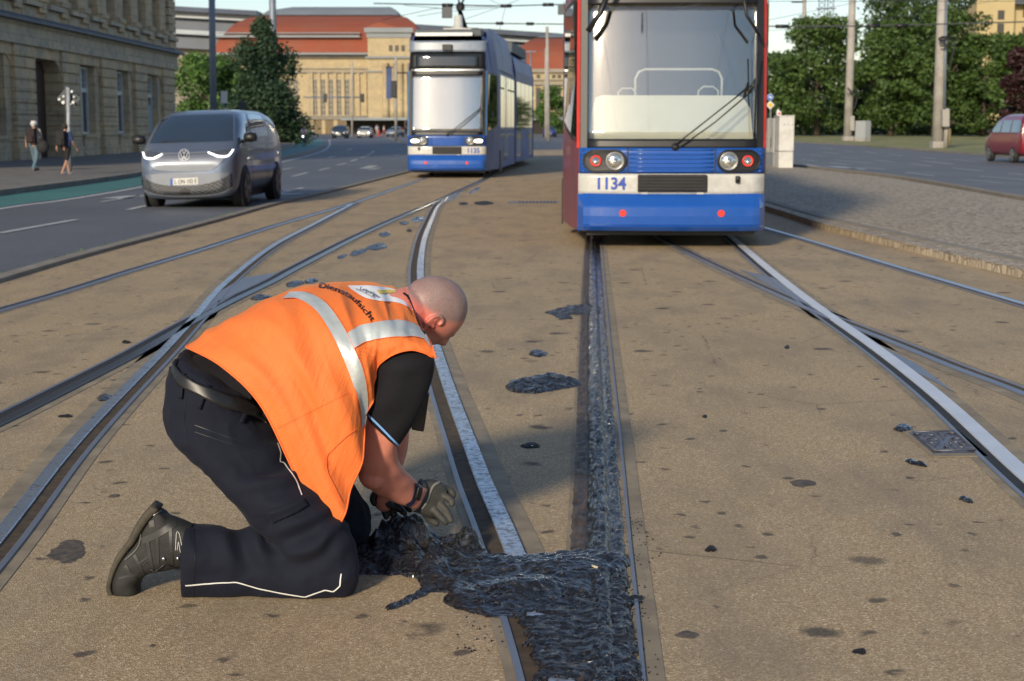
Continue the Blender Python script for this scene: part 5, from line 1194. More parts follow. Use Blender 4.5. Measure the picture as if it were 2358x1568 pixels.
for l in ([(480, 560), (520, 470), (590, 390), (700, 330)], [(470, 460), (455, 680), (400, 800), (270, 920)]): skb.line(bz(l), 2.2, 'piping', mat('boot_gloss', (.12, .12, .11), .25) if 'boot_gloss' not in bpy.data.materials else bpy.data.materials['boot_gloss'], boot, 16, .004)
for l in ([(885, 800), (895, 560), (930, 600), (965, 760)], [(905, 800), (920, 690), (945, 830)]): skb.line(bz(l), .8, 'reflective_mark', PIPE, boot, 12, .003, 2, curve=False)
for c in ((742, 900), (915, 895)):
    p_ = skb.hit(*bz([c])[0], .004)
    if p_: MB().lathe([(.005, -.004), (.007, 0), (.004, .004)], p_, 'y', 10).build('lace_hook', CHROME, boot, True, world=True)
MB().tube([skb.hit(*q, .004) for q in bz([(560, 1100), (620, 1060), (700, 1010), (760, 960), (830, 990), (900, 1020), (960, 1010)])], .003, 6).build('lace', BLACK, boot, True, world=True)
# -- vest
VG = [
 [(770, 1234, 0), (690, 1112, 0), (602, 935, .0), (512, 845, .05), (431, 801, .20), (470, 815, .42), (600, 1000, .52)],
 [(798, 1168, 0), (738, 1040, -.01), (662, 872, .0), (585, 775, .08), (522, 737, .25), (560, 762, .47), (650, 900, .56)],
 [(825, 1062, .03), (777, 955, -.005), (716, 818, .02), (668, 724, .11), (632, 686, .30), (665, 702, .52), (720, 850, .60)],
 [(845, 965, .06), (822, 888, .02), (786, 782, .05), (752, 702, .15), (728, 655, .33), (755, 672, .55), (780, 800, .63)],
 [(858, 893, .085), (851, 830, .05), (838, 762, .08), (822, 700, .19), (806, 655, .36), (835, 664, .57), (850, 760, .63)],
 [(880, 832, .075), (884, 795, .065), (884, 748, .11), (873, 699, .22), (860, 657, .38), (885, 666, .57), (895, 740, .62)],
 [(945, 806, .062), (940, 782, .075), (931, 752, .13), (918, 716, .23), (906, 668, .39), (925, 680, .56), (935, 750, .62)],
 [(1003, 826, .075), (992, 796, .10), (974, 762, .19), (958, 728, .27), (944, 690, .39), (950, 700, .50), (970, 780, .60)]]
nr, ncol = len(VG), len(VG[0]); NR, NC = 150, 130
rows = [cr([tuple(P(x, y, YR+dy)) for x, y, dy in r_], NC) for r_ in VG]
G = np.array([cr([rows[i][j] for i in range(nr)], NR) for j in range(NC)]).transpose(1, 0, 2)
du = np.gradient(G, axis=0); dv = np.gradient(G, axis=1); Nn = np.cross(du, dv); Nn /= np.linalg.norm(Nn, axis=2)[:, :, None]
if Nn[NR//3, NC//3] @ np.array([0, -1, .3]) < 0: Nn = -Nn
UVu = np.cumsum(np.linalg.norm(du, axis=2), axis=0); UVv = np.cumsum(np.linalg.norm(dv, axis=2), axis=1)
vs = []
for i in range(NR):
    for j in range(NC):
        u, v = i/(NR-1), j/(NC-1); p = Vector(G[i, j]); lo = (1-v)**1.2
        d = .019*math.sin(u*27+2.6*noise.noise(Vector((u*3, v*4, 1)))+v*3)*lo*(1-u)*(1 if v < .62 else 0)
        d += .026*(.3-abs(noise.noise(Vector((u*8, v*2.2, 3)))))*(1-.5*u)+.004*noise.noise(Vector((u*20, v*7, 8)))
        d += .010*math.exp(-((u-.24)/.09)**2-((v-.12)/.1)**2)+.006*math.sin(u*60)*math.exp(-((v-.2)/.12)**2)*math.exp(-((u-.15)/.1)**2)
        vs.append(p+Vector(Nn[i, j])*(d*min(1, u*12+.3)))
fs = [(i*NC+j, i*NC+j+1, (i+1)*NC+j+1, (i+1)*NC+j) for i in range(NR-1) for j in range(NC-1)]
vest = mk('safety_vest', vs, fs, VEST, man, True, True)
ul = vest.data.uv_layers.new(name='UVMap'); lu = np.array([(UVu[l.vertex_index//NC, l.vertex_index % NC], UVv[l.vertex_index//NC, l.vertex_index % NC]) for l in vest.data.loops], 'f'); ul.data.foreach_set('uv', lu.ravel())
skv = Skin([vest])
s_ = vest.modifiers.new('s', 'SOLIDIFY'); s_.thickness = .0025; s_.offset = 1
if (vest.data.polygons[NC*20+20].normal.y) < 0: s_.offset = -1
g_ = lambda i, j: Vector(vs[i*NC+j])
tm = MB(); tm.tube([g_(0, j) for j in range(0, NC, 3)], .0035, 6); tm.tube([g_(i, 0) for i in range(0, NR, 3)], .0035, 6); tm.tube([g_(NR-1, j) for j in range(0, int(NC*.45), 3)], .003, 6)
tm.build('edge_tape', VTRIM, vest, True, world=True)
tape = skv.strip([(650, 690), (682, 689), (712, 704), (738, 730), (770, 782), (795, 835), (815, 890), (828, 945), (832, 985)], [(668, 673), (702, 674), (735, 688), (762, 712), (795, 762), (822, 818), (840, 872), (846, 920), (846, 962)], 'reflective_band', REFL, vest, 60, 8, .0035)
skv.strip([(797, 770), (822, 753), (850, 746), (885, 740), (925, 739), (955, 748), (975, 765), (984, 780)], [(815, 803), (835, 791), (862, 783), (895, 778), (930, 777), (955, 778), (975, 783), (990, 800)], 'reflective_band', REFL, vest, 50, 8, .0045)
for a in ([(797, 770), (822, 753), (850, 746), (885, 740), (925, 739), (955, 748), (975, 765)], [(815, 803), (835, 791), (862, 783), (895, 778), (930, 777), (955, 778), (975, 783)], [(652, 690), (682, 690), (712, 705), (738, 731), (770, 783), (795, 836), (815, 891), (828, 946)], [(668, 673), (702, 674), (735, 688), (762, 712), (795, 762), (822, 818), (840, 872), (846, 920)]):
    skv.line(a, .9, 'stitching', VTRIM, vest, 50, .0055, 2)
pan = skv.strip([(800, 659.5), (850, 659.5), (900, 666), (932, 680), (946, 700), (950, 712)], [(808, 668), (838, 686), (868, 694), (905, 697), (930, 704), (950, 716)], 'white_back_panel', mat('white_panel', (.75, .77, .8), .6, var=.05), vest, 40, 10, .0035)
skv.strip([(866, 672), (886, 670.5), (906, 671)], [(872, 679), (890, 678.5), (912, 675.5)], 'yellow_stripe', mat('yellow_print', (.62, .5, .12), .6), pan, 12, 3, .006)
def path_text(s, path, size, m, par, nm, off=.004, bold=.012, sub=1, squash=1.):
    tv, tf = text_tris(s, 1., bold, 'LEFT', sub=sub); x0 = min(v.x for v in tv); x1 = max(v.x for v in tv); q = cr(path, 120); L = np.cumsum([0]+[float(np.linalg.norm(b-a)) for a, b in zip(q, q[1:])]); out = []
    for v in tv:
        t = (v.x-x0)/(x1-x0)*L[-1]; i = min(118, int(np.searchsorted(L, t, 'right'))-1); f = (t-L[i])/max(1e-6, L[i+1]-L[i]); p = q[i]*(1-f)+q[i+1]*f; tg = q[i+1]-q[i]; tg = tg/np.linalg.norm(tg); n_ = np.array((tg[1], -tg[0]))
        p = p+n_*v.y*size; out.append(skv.hit(p[0], p[1], off))
    return mk(nm, out, tf, m, par, False, True)
tz = lambda l: [(x*.25986+626.9, y*.25986+595.5) for x, y in l]
path_text('Dienstaufsicht', tz([(412, 243), (520, 265), (600, 294), (680, 335), (745, 385), (800, 440), (850, 495), (892, 556)]), 17.5, BLACK, vest, 'lettering')
path_text('Leipziger', tz([(775, 278), (830, 293), (890, 322), (955, 362)]), 10.5, mat('grey_print', (.16, .17, .2), .6), pan, 'lettering', .006)
path_text('Verkehrsbetriebe', tz([(735, 281), (790, 302), (845, 328), (900, 360)]), 6, bpy.data.materials['grey_print'], pan, 'lettering', .006, .0)
pk = skv.line([(820, 985), (790, 1010), (765, 1035), (750, 1052), (752, 1085), (768, 1120), (786, 1158)], 2.4, 'pocket_edge', VTRIM, vest, 40, .005)
skv.line([(640, 985), (700, 955), (760, 925), (800, 905)], 1.2, 'seam', VTRIM, vest, 30, .003)
skn = Skin([body, vest]); skn.line([(928, 677), (938, 685), (947, 703), (954, 722), (960, 740), (968, 758), (978, 772)], 4.6, 'collar', POLO, shirt, 40, .005)
# -- belt, loops, pockets, piping
skt = Skin([trousers]); bz2 = lambda l: [(x*.53977+219.4, y*.53977+595.5) for x, y in l]
belt = skt.strip([(406, 836), (418, 856), (436, 871), (478, 893), (522, 910), (565, 923), (600, 945), (612, 958)], [(402, 858), (410, 876), (424, 893), (468, 916), (511, 938), (559, 954), (596, 972), (610, 982)], 'belt', LEATHER, man, 40, 6, .012, thick=.003)
for a, b2 in (((406, 828), (399, 866)), ((424, 862), (418, 918)), ((478, 888), (458, 940)), ((575, 920), (553, 975))): skt.line([a, b2], 11, 'belt_loop', NAVY, trousers, 8, .011, curve=False).modifiers.new('s', 'SOLIDIFY').thickness = .003
skt.line([(638, 1022), (644, 1043), (643, 1063), (653, 1068), (678, 1103), (694, 1141)], 2.4, 'piping', PIPE, trousers, 30, .004)
skt.line([(427, 1347), (478, 1343), (543, 1339), (597, 1354), (651, 1365), (702, 1373), (748, 1357), (768, 1361), (782, 1348), (785, 1321)], 2.6, 'piping', PIPE, trousers, 60, .004, curve=False)
skt.strip([(613, 1178), (655, 1166), (696, 1148)], [(630, 1204), (668, 1188), (708, 1164)], 'pocket_flap', NAVY, trousers, 14, 5, .007, thick=.003)
skt.line(bz2([(425, 710), (560, 760), (700, 800)]), 1.1, 'pocket_seam', BLACK, trousers, 16, .002); skt.line(bz2([(425, 740), (560, 785), (695, 825)]), 1.1, 'pocket_seam', BLACK, trousers, 16, .002)
skt.line(bz2([(385, 600), (380, 700), (390, 800)]), 1., 'seam', BLACK, trousers, 16, .002); skt.line([(446, 1210), (448, 1290), (446, 1374)], 1., 'hem_seam', BLACK, trousers, 16, .002)
sks = Skin([shirt]); sks.line([(841, 948), (862, 968), (890, 997), (916, 1024)], 4.4, 'sleeve_piping', PIPEB, shirt, 20, .003)
# -- gloves, watch, radio
YH = SHY+.30
gl = MB()
loft(gl, [(949, 1178, 966, 1108, YH-.03, .034), (962, 1180, 985, 1104, YH, .038), (980, 1188, 1005, 1106, YH+.01, .036), (998, 1192, 1022, 1115, YH+.02, .03), (1012, 1186, 1030, 1128, YH+.02, .022)], n=22, p=2.6)
for c in ([(1015, 1122, YH+.03, .0135), (1034, 1128, YH+.035, .0125), (1043, 1137, YH+.03, .0115), (1041, 1144, YH+.02, .0105)], [(1012, 1138, YH+.01, .014), (1030, 1146, YH+.0, .0135), (1040, 1154, YH-.005, .0125), (1040, 1160, YH-.01, .011)],
    [(1013, 1160, YH, .014), (1026, 1174, YH-.01, .0135), (1034, 1188, YH-.015, .0125), (1038, 1198, YH-.02, .011)], [(1000, 1175, YH-.01, .0145), (1012, 1188, YH-.02, .014), (1021, 1197, YH-.025, .013), (1025, 1203, YH-.025, .0115)],
    [(975, 1172, YH+.03, .017), (988, 1192, YH+.05, .0155), (1004, 1204, YH+.05, .013)]): chain(gl, c, 12)
vs, ns, fs = fuse(gl, .0034, 2, .4); gv = mk('glove', vs, fs, GLOVE, man, True, True)
skg = Skin([gv]); gz = lambda l: [(x*.13993+815, y*.13993+1034.4) for x, y in l]
skg.strip(gz([(1010, 540), (1000, 700), (950, 850), (860, 950)]), gz([(1110, 520), (1190, 640), (1150, 830), (1000, 1000)]), 'glove_cuff', mat('glove_cuff_grey', (.07, .07, .065), .6, bs=.3, bsc=120), gv, 16, 6, .006, thick=.004)
skg.line(gz([(1400, 545), (1300, 600), (1240, 720), (1200, 850), (1110, 970)]), 4.5, 'glove_binding', mat('glove_binding', (.2, .2, .18), .5), gv, 20, .004)
g2 = MB(); YL = YR+.48
loft(g2, [(858, 1132, 905, 1150, YL, .028), (866, 1148, 914, 1166, YL, .03), (876, 1162, 922, 1172, YL, .024)], n=18)
for c in ([(881, 1160, YL, .0145), (886, 1178, YL, .013), (889, 1190, YL-.01, .011)], [(898, 1162, YL, .0145), (903, 1176, YL, .013), (906, 1185, YL-.01, .011)], [(913, 1162, YL, .014), (922, 1172, YL, .013), (931, 1181, YL-.01, .011)], [(920, 1160, YL+.04, .013), (934, 1168, YL+.05, .012), (944, 1174, YL+.05, .01)], [(862, 1140, YL-.02, .015), (858, 1150, YL-.03, .012), (862, 1160, YL-.03, .01)]): chain(g2, c, 10)
vs, ns, fs = fuse(g2, .004, 2); mk('glove', vs, fs, GLOVEK, man, True, True)
ska = Skin([body]); wt = ska.line(gz([(1020, 560), (1005, 700), (960, 850), (860, 920)]), 9, 'watch_strap', mat('watch_strap', (.02, .03, .07), .4), man, 14, .004, curve=True)
ska.strip(gz([(1020, 600), (1000, 700), (970, 800)]), gz([(1085, 610), (1070, 720), (1030, 830)]), 'watch_case', LEATHER, wt, 8, 4, .009, thick=.006)
rp = empty('walkie_talkie', P(965, 990, SHY+.12), 0, 'black walkie-talkie with an orange button hanging at the kneeling man\'s chest', 'radio'); YW = SHY+.12
MB().prism([P(a, b, YW) for a, b in ((956, 905), (988, 906), (983, 940), (975, 995), (947, 990), (950, 950))], (0, .04, 0)).build('case', mat('radio_plastic', (.008, .008, .009), .35, bs=.2, bsc=80), rp, world=True, bevel=.004)
MB().prism([P(a, b, YW-.003) for a, b in ((966, 920), (973, 920), (971, 938), (964, 938))], (0, .004, 0)).build('button', mat('orange_button', (.5, .06, .01), .4), rp, world=True)
MB().tube([P(960, 907, YW+.02), P(966, 880, YW+.02)], .007, 8).build('antenna', RUB, rp, True, world=True)
# ---------------------------------------------------------------- tar heap and splats
def inpoly(pts, poly):
    x, y = pts[:, 0], pts[:, 1]; ins = np.zeros(len(pts), bool); dist = np.full(len(pts), 1e9); n = len(poly)
    for i in range(n):
        x0, y0 = poly[i]; x1, y1 = poly[(i+1) % n]
        c = ((y0 > y) != (y1 > y)); t = (x1-x0)*(y-y0)/((y1-y0) if y1 != y0 else 1e-9)+x0; ins ^= c & (x < t)
        d = np.array((x1-x0, y1-y0)); L = (d**2).sum(); s = np.clip(((x-x0)*d[0]+(y-y0)*d[1])/max(L, 1e-12), 0, 1); dist = np.minimum(dist, np.hypot(x-x0-s*d[0], y-y0-s*d[1]))
    return np.where(ins, dist, -dist)
HM0 = at(930, 1275)
def heap(name, poly_px, bumps, res, m, label, cat, edge=.03, rough=.02, base=.014, group=None, seed=0, z0=.004, rag=.012, base_z=0.):
    poly = [tuple(at(*p))[:2] for p in poly_px]; xs = [p[0] for p in poly]; ys = [p[1] for p in poly]; mg = .03
    X = np.arange(min(xs)-mg, max(xs)+mg, res); Y = np.arange(min(ys)-mg, max(ys)+mg, res); gx, gy = np.meshgrid(X, Y); pts = np.stack([gx.ravel(), gy.ravel()], 1)
    d = inpoly(pts, poly); d = d+np.array([rag*fbm((p[0]*24+seed, p[1]*24, 1), 4) for p in pts]); B = np.full(len(pts), base)
    for bx, by, h, r in bumps:
        c = at(bx, by); B = B+h*np.exp(-((pts[:, 0]-c.x)**2+(pts[:, 1]-c.y)**2)/r**2)
    nzv = np.array([rough*(1 if name != 'tar_heap' else .35+.9*math.exp(-(((p[0]-HM0.x)/.28)**2+((p[1]-HM0.y)/.2)**2)))*(.7*fbm((p[0]*13+seed, p[1]*13, 2), 3)+.55*(.25-abs(noise.noise(Vector((p[0]*22+seed+.3*noise.noise(Vector((p[0]*9, p[1]*9, 3))), p[1]*40, 5)))))+.12*fbm((p[0]*70, p[1]*110, 9), 3)+(.0 if name != 'tar_heap' else .75*(.45-noise.voronoi(Vector((p[0]*21+.5*noise.noise(Vector((p[0]*12, p[1]*12, 0))), p[1]*25, 1)))[0][0]))) for p in pts])
    z = (B+nzv)*np.sqrt(np.clip(1-(1-np.clip(d/edge, 0, 1))**2, 0, 1)); keep = d > -res
    idx = -np.ones(len(pts), int); idx[keep] = np.arange(keep.sum()); nx = len(X); vs = [(pts[i, 0], pts[i, 1], base_z+(z0+max(z[i], .001) if d[i] > 0 else .0)) for i in np.where(keep)[0]]; fs = []
    K = keep.reshape(gx.shape); I = idx.reshape(gx.shape)
    for j in range(len(Y)-1):
        for i in range(nx-1):
            if K[j, i] and K[j, i+1] and K[j+1, i] and K[j+1, i+1]: fs.append((I[j, i], I[j, i+1], I[j+1, i+1], I[j+1, i]))
    o = mk(name, vs, fs, m, None, True); return tag(o, label, cat, group)
hz = lambda l: [(x*.3603+752.3, y*.3603+1003) for x, y in l]
HP = hz([(180, 760), (250, 705), (330, 660), (450, 635), (620, 640), (760, 700), (900, 690), (1010, 740), (1060, 800), (1230, 800), (1400, 775), (1600, 750), (1780, 760), (1900, 800), (1935, 840), (1890, 890), (1770, 930), (1770, 985), (1700, 1025), (1520, 1045), (1490, 1095), (1400, 1135), (1300, 1165), (1180, 1185), (1040, 1172), (900, 1140), (770, 1095), (738, 1065), (790, 1015), (700, 1010), (640, 1015), (560, 1065), (460, 1110), (385, 1128), (378, 1110), (450, 1075), (570, 1010), (610, 985), (560, 920), (480, 900), (380, 898), (195, 900), (170, 830)])
def hb(x, y, h, r): p = hz([(x, y)])[0]; return (p[0], p[1], h, r)
heap('tar_heap', HP, [hb(450, 730, .075, .10), (hb(600, 720, .05, .07)), hb(270, 800, .035, .08), hb(900, 730, .05, .055), hb(640, 860, .03, .09), hb(1100, 850, .02, .12), hb(1560, 880, .035, .12), hb(1180, 1040, .04, .09), hb(1400, 1010, .025, .08), hb(1840, 825, .025, .06), hb(850, 1050, .018, .06)],
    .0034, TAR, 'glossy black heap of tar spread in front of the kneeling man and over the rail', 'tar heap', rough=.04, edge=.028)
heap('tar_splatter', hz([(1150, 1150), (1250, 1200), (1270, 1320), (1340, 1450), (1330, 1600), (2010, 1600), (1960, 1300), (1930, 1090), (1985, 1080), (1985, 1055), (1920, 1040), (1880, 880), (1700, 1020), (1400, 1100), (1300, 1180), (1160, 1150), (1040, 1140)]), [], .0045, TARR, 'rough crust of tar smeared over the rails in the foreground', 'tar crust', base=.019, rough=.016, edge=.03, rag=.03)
SG = 'tar lumps on the tram bed'
STAIN = mat('oil_stain', (.075, .062, .05), .75, var=.35, vs=30, dirt=(.2, .155, .1), dirt_s=40)
def lump(cx, cy, rx, ry, h, m, label, rot=0, seed=1, res=.006, cat='tar lump', nm='tar_lump', rough=.012, tail=None):
    pl = []
    for k in range(16):
        a = 2*math.pi*k/16; r_ = 1+.25*noise.noise(Vector((math.cos(a)*1.5+seed, math.sin(a)*1.5, seed)))
        x, y = rx*r_*math.cos(a), ry*r_*math.sin(a); pl.append((cx+x*math.cos(rot)-y*math.sin(rot), cy+x*math.sin(rot)+y*math.cos(rot)))
    return heap(nm, pl, [(cx, cy, h*.6, .1)], res, m, label, cat, edge=.03, rough=rough, base=h*.5, group=SG, seed=seed, rag=.01)
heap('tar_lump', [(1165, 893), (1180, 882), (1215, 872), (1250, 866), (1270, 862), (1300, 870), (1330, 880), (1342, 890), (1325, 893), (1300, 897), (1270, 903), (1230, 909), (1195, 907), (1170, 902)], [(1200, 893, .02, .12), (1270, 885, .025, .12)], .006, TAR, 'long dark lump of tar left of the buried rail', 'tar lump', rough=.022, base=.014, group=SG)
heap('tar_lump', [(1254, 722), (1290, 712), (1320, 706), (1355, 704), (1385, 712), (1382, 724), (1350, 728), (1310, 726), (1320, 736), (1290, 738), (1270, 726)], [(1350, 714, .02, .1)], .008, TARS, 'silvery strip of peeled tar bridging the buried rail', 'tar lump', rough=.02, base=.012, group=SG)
for i, (x, y, rx, ry, h, m, lb, r_) in enumerate([(1240, 817, 22, 6, .02, TAR, 'small oval tar lump above the long dark lump', 0), (1222, 1029, 24, 6, .01, TARD, 'flat grey patch of tar below the long dark lump', 0), (868, 570, 26, 7, .02, TARS, 'silvery tar scrap right of the diagonal rail', -.1),
    (826, 582, 20, 6, .015, TARS, 'silvery tar scrap touching the diagonal rail', -.3), (788, 592, 12, 4, .012, TARS, 'smallest silvery scrap along the diagonal rail', -.3), (716, 649, 16, 5, .02, TAR, 'dark tar scrap just behind the man\'s orange back', -.1), (678, 655, 20, 6, .02, TARS, 'pale tar scrap beside the diagonal rail near the man\'s back', -.2), (600, 687, 26, 5, .02, TARS, 'pale tar scrap at the edge of the orange vest', -.1),
    (885, 541, 14, 5, .02, TARS, 'tar scrap beside the diagonal rail where it nears the curve', -.1), (962, 506, 16, 6, .02, TAR, 'dark tar scrap between the diagonal rail and the curved rail', -.2), (930, 515, 10, 4, .02, TARS, 'pale tar scrap left of the curved rail', 0), (942, 532, 6, 3, .015, TARD, 'tiny tar crumb left of the curved rail', 0), (1113, 469, 22, 4, .03, TARD, 'dark tar lump in front of the blue tram', 0), (1066, 470, 12, 3, .02, TARD, 'small dark lump next to the rail end before the blue tram', 0),
    (1040, 455, 24, 5, .02, TAR, 'tar crust along the rail close to the blue tram', -.5), (1090, 440, 16, 4, .02, TAR, 'tar crust at the right side of the blue tram', -.5), (1165, 375, 26, 4, .02, TARD, 'dark streak under the side of the blue tram', -.3),
    (2080, 991, 20, 6, .02, TAR, 'black tar lump beside the iron cover', 0), (2108, 1070, 26, 4, .02, TAR, 'twisted black strip in front of the iron cover', .25), (2224, 1155, 18, 4, .015, TAR, 'short black strip near the right edge', .3), (1636, 1269, 14, 6, .012, TARD, 'black splat on open asphalt right of the tar rail', 0), (1848, 1115, 30, 9, .004, TARD, 'wide flat dark stain on the asphalt', 0),
    (1584, 1465, 26, 9, .003, TARD, 'flat dark stain in the foreground near the tar rail', 0), (1978, 1504, 16, 5, .01, TARD, 'black splat near the bottom right', 0), (2006, 553, 6, 2, .01, WHITE, 'scrap of white paper on the tram bed', 0), (155, 1272, 42, 26, .002, TARD, 'large oil stain left of the boot', -.2), (264, 1144, 17, 4, .004, TARD, 'grey oval spot above the boot', -.1), (245, 1160, 14, 3, .003, TARD, 'fainter grey spot above the boot', -.1) if 0 else (350, 1490, 8, 3, .003, TARD, 'tiny black spot in the bottom left', 0),
    (1623, 962, 5, 3, .012, TARD, 'pebble of tar right of the buried rail', 0), (1812, 802, 6, 3, .012, TARD, 'pebble of tar in the middle of the right bed', 0), (240, 920, 18, 6, .015, TAR, 'flaky tar scrap beside the bright left rail', -.2), (152, 961, 16, 3, .01, TARD, 'thin tar flake left of the bright left rail', 0), (290, 790, 10, 3, .012, TARD, 'tar flake above the tar-speckled rail at the left', 0)]):
    if h <= .005 and m is TARD: m = STAIN
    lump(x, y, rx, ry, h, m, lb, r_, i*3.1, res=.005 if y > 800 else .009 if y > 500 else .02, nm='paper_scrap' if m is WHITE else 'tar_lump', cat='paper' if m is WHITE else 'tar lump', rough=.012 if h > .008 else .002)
def butt():
    p = P(1362, 1304, at(1362, 1330).y); tag(MB().tube([p, p+Vector((.02, -.006, -.004))], .006, 10).build('cigarette_butt', mat('butt', (.55, .46, .3), .8), None, True), 'pale cigarette butt stuck in the tar heap', 'cigarette butt')
butt()
# crumbs of tar around the heap: nobody could count them
cv = MB(); rng = np.random.default_rng(3)
for k in range(420):
    t = rng.random()
    if t < .6: y = rng.uniform(1180, 1568); x = 1440+ (y-1255)*.055+abs(rng.normal())*26
    elif t < .8: x = rng.uniform(1350, 1450); y = rng.uniform(900, 1250); x = 1412+(y-1000)*.09+abs(rng.normal())*12
    else: x = rng.uniform(1050, 1240); y = rng.uniform(1400, 1500)
    p = at(x, y, .005); r = rng.uniform(.0015, .006); cv.add([p+Vector((r, 0, 0)), p+Vector((-r*.5, r*.9, 0)), p+Vector((-r*.6, -r*.8, 0)), p+Vector((0, 0, r))], [(0, 1, 3), (1, 2, 3), (2, 0, 3), (0, 2, 1)])
tag(cv.build('tar_crumbs', TARD), kind='stuff')

# ---------------------------------------------------------------- people
def figure(px_, py_, hpx, face, cols, label, walk=.25, bag=None, hat=None, shorts=False, z=0., vox=.022, sit=False, name='person'):
    g = at(px_, py_, z); s = hpx/1.75/(F/g.y); rz = face; t = empty(name, (g.x, g.y, z), rz, label, 'person'); t.scale = (s, s, s)
    V3 = Vector
    def tub(mb, pts):
        q = cr([tuple(p)+(r,) for p, r in pts], len(pts)*3); mb.tube([V3(v[:3]) for v in q], [float(v[3]) for v in q], 10); 
        for e in (q[0], q[-1]): ball(mb, V3(e[:3]), (float(e[3]),)*3, 8)
    legs = []
    for sd in (-1, 1):
        st = walk*sd
        if sit: legs.append([V3((sd*.1, .05, .95)), V3((sd*.13, -.38, .82 if sd > 0 else .95)), V3((sd*.12, -.2, .38 if sd > 0 else .55)), V3((sd*.12, -.28, .34 if sd > 0 else .5))])
        else: legs.append([V3((sd*.09, 0, .9)), V3((sd*.1, -st*.55-.03, .48)), V3((sd*.09, -st*1.0+(.12 if st < 0 else 0), .08)), V3((sd*.09, -st*1.0-.13+(.12 if st < 0 else 0), .035))])
    arms = []
    for sd in (-1, 1):
        st = -walk*sd
        if sit: arms.append([V3((sd*.19, -.05, 1.42)), V3((sd*.24, -.2, 1.2)), V3((sd*.24, -.45, 1.1))])
        else: arms.append([V3((sd*.19, 0, 1.42)), V3((sd*.25, -st*.3+.03, 1.14)), V3((sd*.24, -st*.9-.05, .9))])
    b = MB(); k_ = V3((0, -.10, 0)) if sit else V3((0, 0, 0))
    ball(b, V3((0, -.02, 1.62))+k_, (.078, .095, .115), 12); tub(b, [(V3((0, .01, 1.4))+k_*.6, .07), (V3((0, 0, 1.52))+k_, .055)]); ball(b, V3((0, -.115, 1.61))+k_, (.014, .02, .02), 6)
    tub(b, [((0, 0, .92), .125), ((0, -.01, 1.15), .12), (V3((0, .0, 1.36))+k_*.6, .13)])
    for L in legs: tub(b, [(L[0], .085), (L[1], .055), (L[2], .038), (L[3], .035)])
    for A in arms: tub(b, [(A[0], .05), (A[1], .038), (A[2], .027), (A[2]+V3((0, -.03, -.08)), .03)])
    vs, ns, fs = fuse(b, vox, 2); sk_ = bpy.data.materials['skin_far'] if 'skin_far' in bpy.data.materials else mat('skin_far', (.42, .23, .16), .6)
    mk('body', vs, fs, sk_, t, True)
    b = MB()
    for x in (-.1, 0, .1): tub(b, [(V3((x, 0, .93)), .1), (V3((x*1.1, 0, 1.15)), .105), (V3((x*1.15, 0, 1.36))+k_*.6, .09)])
    for A in arms: tub(b, [(A[0], .07), (A[0].lerp(A[1], .85), .055)])
    vs, ns, fs = fuse(b, vox, 2); mk('shirt', vs, fs, mat('shirt_cloth', cols[0], .9, bs=.3), t, True)
    b = MB()
    for L in legs: tub(b, [(L[0]+V3((0, 0, .04)), .115), (L[1] if not shorts else L[0].lerp(L[1], .9), .078)]+([(L[2]+V3((0, 0, .03)), .06)] if not shorts else []))
    vs, ns, fs = fuse(b, vox, 2); mk('shorts' if shorts else 'trousers', vs, fs, mat('leg_cloth', cols[1], .9, bs=.3), t, True)
    for L in legs:
        b = MB(); ball(b, L[3]+V3((0, .02, .01)), (.05, .13, .05), 10); b.build('shoe', mat('shoe', cols[2], .6), t, True)
    b = MB(); ball(b, V3((0, .005, 1.645))+k_, (.09, .103, .11), 12)
    if hat: b.lathe([(.15, 1.655), (.105, 1.68), (.095, 1.76), (.0, 1.775)], (k_.x, k_.y-.01, 0), n=18)
    b.build('hat' if hat else 'hair', mat('hair', hat or (.03, .02, .015), .8), t, True)
    if bag:
        b = MB(); b.box(-.17, .17, .12, .34, .98, 1.5); b.box(-.13, .13, .32, .4, 1.0, 1.25); bo = tag(b.build('backpack', mat('backpack_cloth', bag, .8, bs=.3), None, False, bevel=.05, seg=3), 'backpack worn by the %s' % label.split(' walking')[0], 'backpack')
        M = wm(t); bo.location = M.translation; bo.rotation_euler = t.rotation_euler; bo.scale = t.scale
    return t
p1 = figure(82, 393, 112, math.pi-.15, ((.42, .38, .33), (.10, .16, .21), (.02, .02, .02)), 'person in a pale shirt, jeans and white hat walking away past the sandstone house', .22, (.02, .01, .012), (.6, .58, .6), z=.12, vox=.016)
def ShoulderBag():
    c = P(98, 338, at(82, 393, .12).y-.1); b = MB(); ball(b, c, (.2, .12, .2), 14); b.tube([c+Vector((.0, 0, .15)), c+Vector((-.1, .0, .45)), c+Vector((-.2, .02, .6))], .015, 6)
    tag(b.build('shoulder_bag', mat('bag_cloth', (.015, .015, .017), .8), None, True), 'black bag hanging from the shoulder of the person in the white hat', 'bag')
ShoulderBag()
p2 = figure(154, 402, 116, math.pi-.35, ((.03, .05, .13), (.012, .012, .014), (.6, .6, .6)), 'person in a dark blue shirt and black shorts walking behind the sticker-covered pole', .26, (.012, .012, .014), None, True, z=.12, vox=.016)
figure(868, 314, 27, 0, ((.25, .32, .45), (.25, .23, .2), (.3, .3, .3)), 'person in a light blue shirt crossing beside the cream car', .3, vox=.03)
figure(884, 312, 24, math.pi/2, ((.55, .5, .5), (.3, .12, .14), (.3, .3, .3)), 'person in a white top crossing in front of the silver blue car', .3, vox=.03)
figure(933, 312, 34, math.pi/2, ((.02, .02, .025), (.02, .02, .025), (.3, .2, .15)), 'person in black standing at the left edge of the blue tram', .2, vox=.03)
